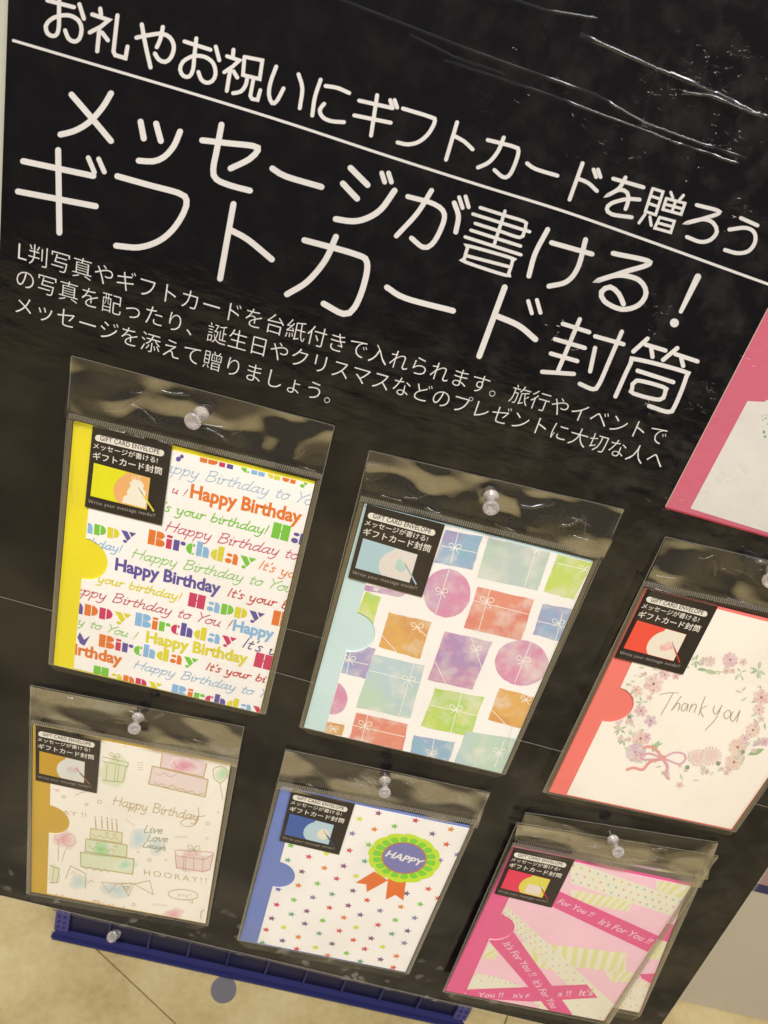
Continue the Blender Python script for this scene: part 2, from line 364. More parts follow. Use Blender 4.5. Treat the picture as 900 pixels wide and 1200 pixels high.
# ================================================================== STRUCTURE: floor, wall
YC = .10                                           # front face of the crate behind the board
cr_a, cr_b = P((62, 1099), YC), P((450, 1184), YC)
FZ = cr_a.z*.5+cr_b.z*.5
print('floor z', FZ, 'crate', cr_a, cr_b, 'cam', CAM, 'board bottom', P((0, 1050)), P((450, 1155)))
mt, nt, out = newmat('vinyl_floor'); b = nt.nodes.new('ShaderNodeBsdfPrincipled')
v = coords(nt, (1, 1, 1)); n1 = noise(nt, 14, 6, v, .6); n2 = noise(nt, 160, 3, v)
ad = nt.nodes.new('ShaderNodeMath'); ad.operation = 'MULTIPLY_ADD'; nt.links.new(n2.outputs[0], ad.inputs[0]); ad.inputs[1].default_value = .35; nt.links.new(n1.outputs[0], ad.inputs[2])
c = ramp(nt, ad.outputs[0], [(.40, lin((170, 148, 100))), (.62, lin((190, 168, 118))), (.90, lin((205, 186, 138)))])
nt.links.new(c, b.inputs['Base Color']); b.inputs['Roughness'].default_value = .42
bp = nt.nodes.new('ShaderNodeBump'); bp.inputs['Distance'].default_value = .0004; nt.links.new(n2.outputs[0], bp.inputs['Height']); nt.links.new(bp.outputs[0], b.inputs['Normal'])
nt.links.new(b.outputs[0], out.inputs[0]); M_FLOOR = mt
sa, sb = PF((92, 1092), FZ), PF((210, 1203), FZ); sd = (sb-sa).normalized(); sn = Vector((-sd.y, sd.x, 0))
TS = .45
g = bpy.data.meshes.new('floor'); E_ = 6
g.from_pydata([(-E_, -4, FZ-.004), (E_, -4, FZ-.004), (E_, 4, FZ-.004), (-E_, 4, FZ-.004)], [], [(0, 1, 2, 3)])
floor = link('floor', g, None, [ink((140, 121, 88))]); floor['kind'] = 'structure'
tm = boxmesh(0, TS-.0012, 0, TS-.0012, -.0035, 0, .0004); tm.materials.append(M_FLOOR)
ang = math.atan2(sd.y, sd.x)
for i in range(-7, 7):
    for j in range(-7, 6):
        o = bpy.data.objects.new('floor_tile', tm); COL.objects.link(o); o.parent = floor
        o.location = sa+sd*(i*TS+.37)+sn*(j*TS+.0006); o.rotation_euler = (0, 0, ang)
wl = bpy.data.meshes.new('back_wall'); wl.from_pydata([(-3, 1.3, FZ), (3, 1.3, FZ), (3, 1.3, 2.4), (-3, 1.3, 2.4)], [], [(0, 1, 2, 3)])
o = link('back_wall', wl, None, [ink((222, 220, 202), .8)]); o['kind'] = 'structure'

# sticker on the floor
cs = PF((262, 1160), FZ); R1 = (PF((247, 1160), FZ)-cs).length
bm = bmesh.new(); bmesh.ops.create_cone(bm, cap_ends=True, segments=40, radius1=R1, radius2=R1*.985, depth=.0008, matrix=Matrix.Translation(cs+Vector((0, 0, .0006))))
me = bpy.data.meshes.new('floor_sticker'); bm.to_mesh(me); bm.free()
o = link('floor_sticker', me, None, [ink((112, 108, 112), .6)]); o['label'] = 'small round grey sticker on the beige floor below the board'; o['category'] = 'sticker'

# ------------------------------------------------------------------ blue crate behind the board
NAVY = ink((46, 46, 96), .45); BLUE = ink((36, 38, 88), .5); PURP = ink((66, 62, 122), .45); HOLE = ink((14, 13, 26), .7); DNAVY = ink((30, 29, 58), .5)
crate = thing('storage_crate', 'blue plastic crate with ribbed side and punched corner post, on the floor behind the board', 'crate', (cr_a.x, YC, FZ))
X0 = cr_a.x; X1 = P((549, 1190), YC).x; CD = .16; CH = .115
link('crate_base', boxmesh(X0, X1, YC, YC+CD, FZ+.001, FZ+.006, .001), crate, [BLUE])
link('bottom_rim', boxmesh(X0-.001, X1+.001, YC-.004, YC+.003, FZ+.002, FZ+.0072, .0015), crate, [BLUE])
link('bottom_rim', boxmesh(X0+.002, X1-.002, YC-.0015, YC+.003, FZ+.0082, FZ+.0105, .0008), crate, [NAVY])
link('side_wall', boxmesh(X0, X1, YC+.004, YC+.006, FZ+.006, FZ+CH, 0), crate, [DNAVY])
link('side_wall', boxmesh(X0, X1, YC+CD-.002, YC+CD, FZ+.006, FZ+CH, 0), crate, [DNAVY])
link('end_wall', boxmesh(X0, X0+.002, YC+.006, YC+CD-.003, FZ+.006, FZ+CH, 0), crate, [NAVY])
link('end_wall', boxmesh(X1-.002, X1, YC+.006, YC+CD-.003, FZ+.006, FZ+CH, 0), crate, [NAVY])
NR = 10
for i in range(1, NR):
    x = X0+.012+(X1-X0-.024)*i/NR
    link('rib', boxmesh(x-.0009, x+.0009, YC+.0005, YC+.0045, FZ+.011, FZ+CH-.004, .0003), crate, [NAVY])
for xs in (X0, X1-.0125):
    post = bmesh.new(); cols = [(0, .0022), (.0052, .0074), (.0104, .0125)]
    for a, b2 in cols:
        bmesh.ops.create_cube(post, size=1, matrix=Matrix.Translation((xs+(a+b2)/2, YC+.0015, FZ+.01+CH/2-.005)) @ Matrix.Diagonal((b2-a, .003, CH-.012, 1)))
    for k in range(15):
        bmesh.ops.create_cube(post, size=1, matrix=Matrix.Translation((xs+.00625, YC+.0014, FZ+.0125+k*.0072)) @ Matrix.Diagonal((.0122, .0026, .0030, 1)))
    me = bpy.data.meshes.new('corner_post'); post.to_mesh(me); post.free(); link('corner_post', me, crate, [PURP])
# ------------------------------------------------------------------ pale box behind the board's lower right
wa = PF((782, 1170), FZ); YB = wa.y
wb = P((960, 1208), YB)
xr0 = P((700, 1150), YB).x; xr1 = P((1100, 1150), YB).x; zt = P((900, 1048), YB).z
box = thing('display_box', 'pale grey box with a navy band behind the lower right edge of the board', 'box', ((xr0+xr1)/2, YB, FZ))
link('box_body', boxmesh(xr0, xr1, YB, YB+.12, FZ+.0005, zt, .001), box, [ink((186, 174, 152), .6, bump=.1)])
link('band', boxmesh(xr0-.001, xr1+.001, YB-.001, YB+.121, zt, zt+.011, .0008), box, [ink((46, 50, 84), .5)])
link('box_lid', boxmesh(xr0-.002, xr1+.002, YB-.002, YB+.122, zt+.0112, zt+.04, .001), box, [ink((160, 130, 124), .6)])

# ================================================================== DISPLAY BOARD
board = thing('display_board', 'black upright display board with white Japanese lettering and packages pinned to it', 'board', (0, 0, P((0, 1050)).z))
BL, BRr, TLp = (-60, 1037), (757, 1229), (8, 0)
corner = [P((0, 240)), P((8, 0))]; dirv = (corner[1]-corner[0]).normalized()
bl = P((0, 240))+dirv*((P((0, 1050)).z-P((0, 240)).z)/dirv.z); 
zb = P((225, 1103)).z
bl = Vector((bl.x, 0, P((-20, 1045)).z)); br = P((757, 1229)); re = P((900, 1018)); rd = (re-br).normalized()
tl = P((8, 0))+dirv*.12; tr = br+rd*((tl.z-br.z)/rd.z)
print('board', bl, br, tr, tl)
def plate(name, ws, y0, y1, mt, parent):
    n = len(ws); v = [(p.x, y0, p.z) for p in ws]+[(p.x, y1, p.z) for p in ws]
    fa = [tuple(range(n)), tuple(range(2*n-1, n-1, -1))]+[(i, (i+1) % n, n+(i+1) % n, n+i) for i in range(n)]
    me = bpy.data.meshes.new(name); me.from_pydata(v, [], fa)
    bm = bmesh.new(); bm.from_mesh(me); bmesh.ops.recalc_face_normals(bm, faces=bm.faces); bm.to_mesh(me); bm.free()
    return link(name, me, parent, [mt])
plate('board_panel', [bl, br, tr, tl], .0010, .0075, ink((205, 200, 185), .7), board)
sl = lambda x: 787+(x-320)*.2745
s0, s1 = P((-60, sl(-60))), P((1000, sl(1000)))
def edgept(a, b, za): return a+(b-a)*((za-a.z)/(b.z-a.z))
sL = Vector((bl.x+(tl.x-bl.x)*.4, 0, 0)); 
def isect(a, b, c, d):
    r = b-a; s = d-c; den = r.x*s.z-r.z*s.x; t = ((c-a).x*s.z-(c-a).z*s.x)/den; return a+r*t
sL = isect(bl, tl, s0, s1); sR = isect(br, tr, s0, s1)
POST = ink((13, 11, 13), .8, 1.0, .35)
i_ = .0006
plate('upper_poster', [sL+Vector((i_, 0, 0)), sR+Vector((-i_, 0, 0)), tr+Vector((-i_, 0, 0)), tl+Vector((i_, 0, 0))], -.0003, .0009, POST, board)
plate('lower_poster', [bl+Vector((i_, 0, i_)), br+Vector((-i_, 0, i_)), sR+Vector((-i_, 0, -.0003)), sL+Vector((i_, 0, -.0003))], 0, .0009, POST, board)

# ---- lettering on the poster
WH = ink((228, 221, 216), .5, .92)
t = Flat(-.00036)
A_ = Z(40, 0, 4.5); B_ = Z(200, 30, 4.09); C_ = Z(400, 80, 3.4615); D_ = Z(640, 150, 3.4615)
def st(z, w, *strokes, corners=False):
    for s in strokes: t.stroke(z(*s), w, WH, smooth=not corners)
w1 = 4.6
st(A_, w1*1.05, [(70, 2), (210, 38)], [(132, -22), (131, 60), (130, 140), (120, 180), (97, 190), (70, 175), (61, 138), (84, 105), (130, 84), (190, 82), (235, 110), (250, 155), (238, 205), (210, 219), (180, 202), (163, 160)], [(238, 22), (262, 98)],
   [(348, 45), (352, 78)], [(343, 155), (332, 270)], [(358, 172), (388, 212)], [(567, 128), (585, 230), (613, 355)], [(678, 142), (665, 205), (646, 248)],
   [(538, 198), (600, 185), (670, 177), (715, 197), (736, 245), (722, 300), (690, 326), (655, 312), (636, 282)])
st(A_, w1*1.05, [(305, 75), (393, 105), (350, 140), (292, 170)], [(438, 80), (417, 270), (426, 290), (480, 306), (491, 245)], corners=True)
st(B_, w1, [(65, 75), (190, 115)], [(122, 60), (113, 140), (106, 210), (88, 243), (60, 240), (44, 210), (58, 172), (108, 145), (165, 150), (204, 182), (214, 232), (198, 265), (170, 273), (145, 257), (132, 222)], [(215, 100), (232, 165)],
   [(300, 115), (297, 145)], [(285, 205), (268, 312)], [(300, 218), (318, 248)], [(365, 255), (358, 285), (335, 315), (298, 323)],
   [(505, 195), (478, 270), (470, 330), (485, 370), (508, 360), (540, 300)], [(612, 232), (630, 300), (618, 395)],
   [(718, 258), (690, 345), (678, 430)], [(742, 288), (800, 298), (855, 322)], [(735, 374), (714, 402), (725, 435), (765, 456), (830, 462)])
st(B_, w1*.95, [(268, 145), (328, 165), (295, 195), (255, 222)], [(352, 148), (438, 165), (425, 255), (345, 235), (352, 148)], [(395, 255), (380, 335), (388, 350), (415, 355), (428, 308)], corners=True)
st(C_, w1, [(72, 130), (205, 160)], [(52, 190), (200, 220)], [(145, 108), (120, 272)], [(198, 128), (208, 160)], [(216, 128), (226, 158)],
   [(250, 162), (360, 196), (380, 212), (355, 262), (315, 297), (270, 308), (228, 300)], [(470, 218), (425, 370)], [(462, 275), (500, 297), (533, 328)],
   [(595, 290), (700, 317), (720, 335), (703, 395), (680, 436), (655, 440), (622, 412)], [(660, 280), (637, 335), (600, 380), (555, 402)], [(755, 385), (790, 408), (878, 435)])
st(D_, w1, [(150, 142), (97, 290)], [(132, 205), (172, 222), (208, 255)], [(195, 168), (205, 198)], [(213, 168), (223, 198)],
   [(275, 205), (398, 240)], [(325, 200), (298, 245), (248, 275), (300, 250), (332, 262), (336, 295), (325, 328)], [(382, 290), (330, 288), (268, 305), (249, 328), (270, 350), (350, 362)],
   [(615, 312), (708, 340), (640, 368), (570, 386), (640, 370), (682, 385), (697, 420), (672, 453), (630, 462), (575, 442)],
   [(795, 365), (862, 395)], [(748, 412), (815, 405), (850, 425), (852, 465), (825, 500), (780, 508), (730, 495)])
st(D_, 3.4, [(436, 245), (478, 258), (448, 352), (406, 338), (436, 245)], [(428, 275), (467, 288)], [(418, 305), (457, 318)], [(405, 350), (380, 385)], [(425, 360), (430, 395)],
   [(510, 260), (518, 282)], [(562, 272), (545, 292)], [(492, 285), (568, 305), (552, 350), (478, 330), (492, 285)], [(530, 295), (515, 340)], [(485, 308), (560, 328)],
   [(465, 362), (525, 378), (510, 424), (445, 406), (465, 362)], [(455, 384), (517, 401)], corners=True)
t.stroke([(12, 46), (110, 75), (225, 109), (335, 143), (450, 181), (560, 216), (660, 247), (760, 282), (857, 317), (915, 338)], 3.2, WH, caps=False)
t.build('heading_lettering', board)
t = Flat(-.00036)
E2 = Z(0, 90, 3.4615); F2 = Z(220, 130, 3.0); G2 = Z(440, 200, 2.25); H2 = Z(320, 260, 1.6667); Q = Z(0, 250, 2.0)
K1 = Z(530, 230, 8.18); K2 = Z(620, 360, 4.286)
w2 = 7.0
st(E2, w2, [(290, 72), (370, 165), (450, 260)], [(450, 67), (415, 125), (360, 185), (300, 220), (245, 234)], [(570, 182), (583, 250)], [(633, 190), (652, 260)], [(730, 222), (705, 280), (665, 325), (620, 343), (562, 340)],
   [(93, 342), (378, 402)], [(72, 465), (388, 525)], [(235, 297), (240, 632)],
   [(475, 403), (600, 438), (725, 472), (756, 500), (745, 550), (700, 620), (640, 668), (560, 692), (470, 685)])
st(E2, w2*.8, [(357, 328), (382, 388)], [(399, 333), (422, 386)])
st(F2, w2, [(50, 103), (140, 113), (230, 123), (246, 138), (215, 170), (150, 202)], [(118, 48), (103, 130), (89, 205), (100, 240), (150, 262), (218, 280)], [(297, 202), (345, 230), (470, 267)],
   [(572, 200), (632, 260)], [(545, 255), (595, 308)], [(727, 280), (680, 345), (630, 377), (580, 388), (520, 380)], [(160, 327), (113, 590)], [(152, 420), (210, 452), (295, 522)])
st(F2, w2*.8, [(682, 218), (692, 250)], [(706, 218), (716, 250)])
st(Q, w2, [(713, 63), (830, 95), (860, 115), (852, 170), (830, 222), (805, 236), (758, 212)], [(787, 55), (762, 110), (720, 160), (672, 190)])
w3 = 5.8
st(G2, w3, [(85, 68), (155, 88), (182, 115), (170, 160), (148, 195), (125, 202), (95, 178)], [(148, 52), (110, 112), (55, 172)], [(208, 85), (219, 120), (212, 162)],
   [(455, 155), (422, 218), (405, 278)], [(465, 190), (572, 220)], [(555, 182), (535, 255), (505, 293), (458, 305)],
   [(628, 218), (725, 242), (655, 268), (585, 291), (640, 276), (695, 288), (715, 322), (695, 355), (650, 366), (605, 345), (597, 320), (620, 307), (643, 325), (655, 352)])
st(G2, w3*.8, [(221, 70), (230, 98)], [(238, 68), (246, 96)])
st(G2, w3*1.15, [(30, 308), (80, 337), (205, 370)])
t.stroke(G2((852, 280), (807, 372)), w3*1.2, WH, taper=(1.1, .7)); t.disc(G2((790, 402))[0], 5.2, WH)
st(H2, w2*.97, [(453, 128), (403, 263)], [(434, 183), (480, 203), (513, 230)])
st(H2, w3*.8, [(499, 155), (506, 179)], [(516, 153), (523, 178)])
w4 = 3.9
st(K1, w4, [(270, 108), (480, 175), (690, 240), (708, 275), (690, 350), (650, 395), (460, 335), (222, 260)], [(200, 170), (745, 340)], [(180, 325), (658, 478)], [(125, 390), (662, 562)], [(508, 142), (405, 462)],
   [(145, 572), (540, 675)])
t.stroke(K1((165, 478), (560, 590), (580, 620), (545, 735), (510, 757), (125, 630), (118, 600), (150, 490)), w4, WH, closed=True)
w5 = 5.0
st(K2, w5, [(172, 85), (305, 127)], [(258, 62), (145, 328)], [(132, 162), (283, 207)], [(112, 235), (245, 273)], [(68, 327), (228, 338)], [(335, 148), (478, 188)], [(335, 207), (310, 325)],
   [(470, 125), (410, 265), (355, 390), (325, 415), (258, 388)],
   [(600, 160), (528, 225)], [(590, 190), (690, 220)], [(618, 205), (625, 252)], [(750, 208), (678, 268)], [(740, 238), (852, 275)], [(770, 258), (780, 298)],
   [(438, 452), (515, 285), (545, 265), (780, 325), (795, 355), (738, 500), (705, 530), (608, 500)], [(550, 322), (730, 380)])
t.stroke(K2((545, 372), (680, 405), (690, 425), (662, 468), (530, 437), (522, 415)), w5*.95, WH, closed=True)
t.build('title_lettering', board)
t = Flat(-.00036)
t.text('L判写真やギフトカードを台紙付きで入れられます。旅行やイベントで', (21, 303), (776, 521), WH, off=-.011)
t.text('の写真を配ったり、誕生日やクリスマスなどのプレゼントに大切な人へ', (19, 334), (774, 549), WH, off=-.011)
t.text('メッセージを添えて贈りましょう。', (18, 365), (386, 472), WH, off=-.011)
t.build('body_lettering', board)
# printed picture of a pink card at the right edge of the poster
PK = ink((212, 106, 126), .5, .88)
slab('printed_card_picture', [(900, 361), (780, 594), (900, 628), (1120, 690), (1250, 430), (1000, 300)], -.0008, -.0004, PK, board)
t = Flat(-.00086); CR = ink((226, 219, 210), .5, .90)
t.poly([(876, 470), (809, 596), (900, 624), (1110, 682), (1200, 500), (950, 400), (930, 440), (912, 462), (895, 471)], CR)
z5 = Z(740, 330, 3.75)
for k in range(26): t.disc((900+random.uniform(-6, 14), 500+random.uniform(-18, 18)), random.uniform(.6, 1.6), ink((110, 175, 110)), n=7)
t.stroke([(780, 595), (900, 629), (1000, 657)], 1.8, ink((170, 40, 60)), caps=False)
t.stroke([(900, 362), (780, 594)], .9, ink((205, 180, 165)), caps=False)
t.build('card_print', board)

# ---- clear protective film over the poster, with creases
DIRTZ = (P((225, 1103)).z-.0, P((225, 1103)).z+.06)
M_COV = film('poster_film', 1.35, .11, .0003, 55, (1, 1, 2.4), veil=0, veilcol=(.44, .39, .33), dirt_glare=True, mask=(11, .55, 1.1, .38, .66, (1, 1, 1.4), 2))
def grid_sheet(name, quadw, nx, ny, hf, mt, parent):
    a, b_, c_, d = quadw; bm = bmesh.new(); R = []
    for j in range(ny+1):
        row = []
        for i in range(nx+1):
            u, w = i/nx, j/ny; p = (a*(1-u)+b_*u)*(1-w)+(d*(1-u)+c_*u)*w
            row.append(bm.verts.new((p.x, hf(u, w, p), p.z)))
        R.append(row)
    for j in range(ny):
        for i in range(nx): bm.faces.new((R[j][i], R[j][i+1], R[j+1][i+1], R[j+1][i])).smooth = True
    me = bpy.data.meshes.new(name); bm.to_mesh(me); bm.free(); return link(name, me, parent, [mt])
from mathutils import noise as mn
CREASES = [([(380, -8), (560, 62), (700, 112), (757, 144), (800, 160), (874, 186)], .9, 2.2), ([(520, 70), (640, 110), (755, 152), (800, 170), (866, 192)], .8, 2.0),
           ([(680, 40), (770, 80), (815, 98), (850, 115), (905, 140)], 1.5, 3.4), ([(800, 108), (835, 112), (870, 128), (890, 134)], 1.2, 3.0), ([(590, -5), (640, 12), (700, 22)], .7, 2.0),
           ([(480, 40), (530, 66), (590, 86)], .5, 2.0)]
CW = [([P(p) for p in c], h*.001, r*.001*.55) for c, h, r in CREASES]
gw = P((812, 385)); 
def cover(u, w, p):
    y = -.0016+.00022*mn.noise(Vector((p.x*22, 3, p.z*30)))+.0001*mn.noise(Vector((p.x*90, 7, p.z*140)))
    # crumpled patches
    for c0, rr, am in ((P((812, 120)), .035, .00035), (P((800, 470)), .030, .0003), (P((690, 70)), .03, .00015), (P((860, 70)), .03, .0003), (P((770, 390)), .02, .0003), (P((830, 560)), .03, .0003)):
        ds = (Vector((p.x-c0.x, 0, p.z-c0.z))).length/rr
        if ds < 2: y -= am*math.exp(-ds*ds)*abs(mn.noise(Vector((p.x*170, 5, p.z*330)))+.2)
    return min(y, -.0010)
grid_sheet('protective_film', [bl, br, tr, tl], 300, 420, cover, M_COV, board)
M_CREASE = film('creased_film', 2.2, .24)
vv, ff = [], []
for cx, cy, sp_, n_ in ((668, 388, 26, 16), (768, 368, 24, 16), (832, 456, 12, 12), (822, 478, 12, 10), (790, 585, 24, 14), (765, 480, 16, 12), (850, 80, 50, 50), (790, 100, 40, 34), (715, 155, 60, 24), (845, 170, 40, 24), (882, 420, 22, 12), (870, 250, 30, 14), (860, 560, 30, 10), (610, 95, 60, 10)):
    for k in range(n_):
        x, y = cx+random.gauss(0, sp_*.5), cy+random.gauss(0, sp_*.35); a_ = random.gauss(.3, .5); L_ = random.uniform(1.2, 4.5); r = random.uniform(.35, .8); hh = random.uniform(.2, 1)*.0005
        c0 = len(vv); N_ = 6
        for i in range(N_+1):
            t1 = i/N_; px_, py_ = x+math.cos(a_)*L_*(t1-.5)*2, y+math.sin(a_)*L_*(t1-.5)*2+random.uniform(-.3, .3)
            for j in range(5): t_ = j/4*2-1; vv.append(tuple(P((px_-math.sin(a_)*r*t_, py_+math.cos(a_)*r*t_), -.0019-hh*math.sin(math.pi*t1)*(1-t_*t_))))
            if i:
                for j in range(4): q = c0+(i-1)*5+j; ff.append((q, q+1, q+6, q+5))
me = bpy.data.meshes.new('small_creases'); me.from_pydata(vv, [], ff); so = link('small_creases', me, board, [M_CREASE]); so['kind'] = 'stuff'
for pts, h, r in CREASES:
    q = []; n_ = 14
    for a_, b_ in zip(pts, pts[1:]):
        for k in range(n_): q.append((a_[0]+(b_[0]-a_[0])*k/n_+random.uniform(-.3, .3), a_[1]+(b_[1]-a_[1])*k/n_+random.uniform(-.4, .4)))
    q.append(pts[-1]); vv, ff = [], []
    for i, p in enumerate(q):
        a_, b_ = q[max(0, i-1)], q[min(len(q)-1, i+1)]; L_ = math.dist(a_, b_); nx, ny = -(b_[1]-a_[1])/L_, (b_[0]-a_[0])/L_
        am = math.sin(math.pi*min(1, max(0, i/(len(q)-1))))**.5*(.55+.9*abs(mn.noise(Vector((p[0]*.05, p[1]*.05, h)))))
        am *= min(1, max(.12, (p[0]-620)/160))*max(.12, min(1, .75+1.6*mn.noise(Vector((p[0]*.035, p[1]*.035, h*7)))))
        for k in range(7):
            t_ = k/6*2-1; vv.append(tuple(P((p[0]+nx*r*.85*t_, p[1]+ny*r*.85*t_), -.0019-am*h*.0008*(1-t_*t_)))) 
        if i:
            for k in range(6): c0 = (i-1)*7+k; ff.append((c0, c0+1, c0+8, c0+7))
    me = bpy.data.meshes.new('film_crease'); me.from_pydata(vv, [], ff)
    for pl in me.polygons: pl.use_smooth = True
    link('film_crease', me, board, [M_CREASE])
# cut edge of the upper film and its faint second fold
M_EDGE = film('film_edge', 2.0, .25, veil=.22, veilcol=(.55, .52, .46))
t = Flat(-.0021); t.stroke([(-20, sl(-20)), (320, 787), (611, 868), (900, 946)], 1.0, M_EDGE, smooth=False, caps=False)
t.stroke([(300, 727), (470, 773)], .6, M_EDGE, smooth=False, caps=False)
t.stroke([(8, 0), (0, 240), (-30, 1040)], 1.6, M_EDGE, smooth=False, caps=False)
t.stroke([(-20, 1045), (225, 1103), (450, 1157), (757, 1228)], 1.0, M_EDGE, smooth=False, caps=False)
t.stroke([(757, 1229), (900, 1018)], 1.2, M_EDGE, smooth=False, caps=False)
t.build('film_edge', board)

# ================================================================== GIFT CARD PACKAGES
M_FRONT = film('bag_film', 1.1, .07, .00008, 30, (1, 1, 1.0), mask=(14, .5, 1.3, .4, .6, (1, 1, 1)))
M_FLAP = film('flap_film', 9.0, .05, .0005, 30, (1, 1, 1.1), veil=.02, veilcol=(.55, .46, .36), mask=(34, .10, 1.0, .40, .56, (1, 1, 2.2), .4))
M_BACK = film('bag_back_film', .8, .08)
M_MARG = film('folded_film_edge', 3.2, .2, 0, veil=.045, veilcol=(.62, .52, .40))
M_CRIMP = film('crimp_film', 2.5, .3, veil=.5, veilcol=(.42, .385, .33))
M_SEALB = film('seal_band', 2.0, .3, veil=.05, veilcol=(.4, .37, .3))
BLACK = ink((34, 27, 28), .45, 1.0, .1); CREAM = ink((246, 240, 234), .55, 1.0, .05, .1); LW = ink((226, 218, 204), .5, 1.0)
DIM = ink((158, 150, 140), .5, 1.0)
# label layout measured on the yellow package: zoom space -> unit square
LQ = [(258, 100), (753, 215), (685, 718), (208, 602)]
inv = homog([(0, 0), (1, 0), (1, 1), (0, 1)], LQ)
def label_art(fl, quad, cpic, ccirc, cart, cpen, kind):
    h = homog(quad); L = lambda *pts: [h(*inv(*p)) for p in pts]; s = math.dist(*L((258, 100), (753, 215)))/95.8
    a, b_ = L((292, 176), (682, 270)); fl.stroke([a, b_], 7.6*s, LW)
    fl.text('GIFT CARD ENVELOPE', *L((303, 189), (671, 277)), ink((40, 32, 32)), hs=1.25, off=.012, sp=1.06)
    fl.text('メッセージが書ける!', *L((260, 236), (660, 332)), LW, hs=1.0, off=.006)
    fl.text('ギフトカード封筒', *L((257, 302), (688, 403)), LW, hs=1.0, off=.012)
    q = L((265, 330), (615, 425), (592, 622), (243, 535)); fl.poly(q, cpic)
    c = []; n = 26
    for i in range(n+1):       # disc cut off by the picture's edges
        an = math.radians(58+(298-58)*i/n); x, y = 490+104*math.cos(an), 505+104*math.sin(an); c.append((x, y))
    def cl(p):
        x, y = p; yt = 330+(x-265)*95/350+2; yb = 535+(x-243)*87/349-2; return (x, max(yt, min(yb, y)))
    pts = [cl(p) for p in c if p[0] < 520]+[(520, 400), (613, 426), (591, 620), (520, 603)]
    left = [cl((490+104*math.cos(math.radians(d)), 505+104*math.sin(math.radians(d)))) for d in range(108, 255, 8)]
    pts = [(592, 619), cl((470, 640))]+left+[cl((470, 380)), (613, 426)]
    fl.poly(L(*pts), ccirc)
    if kind == 'cake':
        fl.poly(L((440, 575), (448, 540), (472, 530), (470, 505), (492, 478), (488, 455), (512, 432), (560, 445), (575, 470), (570, 495), (588, 510), (582, 540), (592, 560), (584, 612)), cart)
        for x in (506, 522, 538, 552): fl.stroke(L((x, 412), (x-1, 440)), .7*s, cart)
    elif kind == 'square': fl.poly(L((452, 480), (578, 505), (560, 600), (440, 570)), cart)
    elif kind == 'blue': fl.disc(L((540, 520))[0], 9*s, cart, 8*s, n=14)
    else:
        for k in range(5): fl.disc(L((510+random.uniform(-25, 35), 500+random.uniform(-30, 30)))[0], 4*s, cart[k % len(cart)], n=12, jit=.1)
    fl.stroke(L((540, 482), (572, 532)), 1.5*s, ink((150, 140, 130)), taper=(.4, 1)); fl.stroke(L((572, 532), (634, 628)), 1.9*s, cpen)
    fl.text('Write your message inside!!', *L((228, 577), (643, 668)), DIM, hs=1.1, sp=1.12)

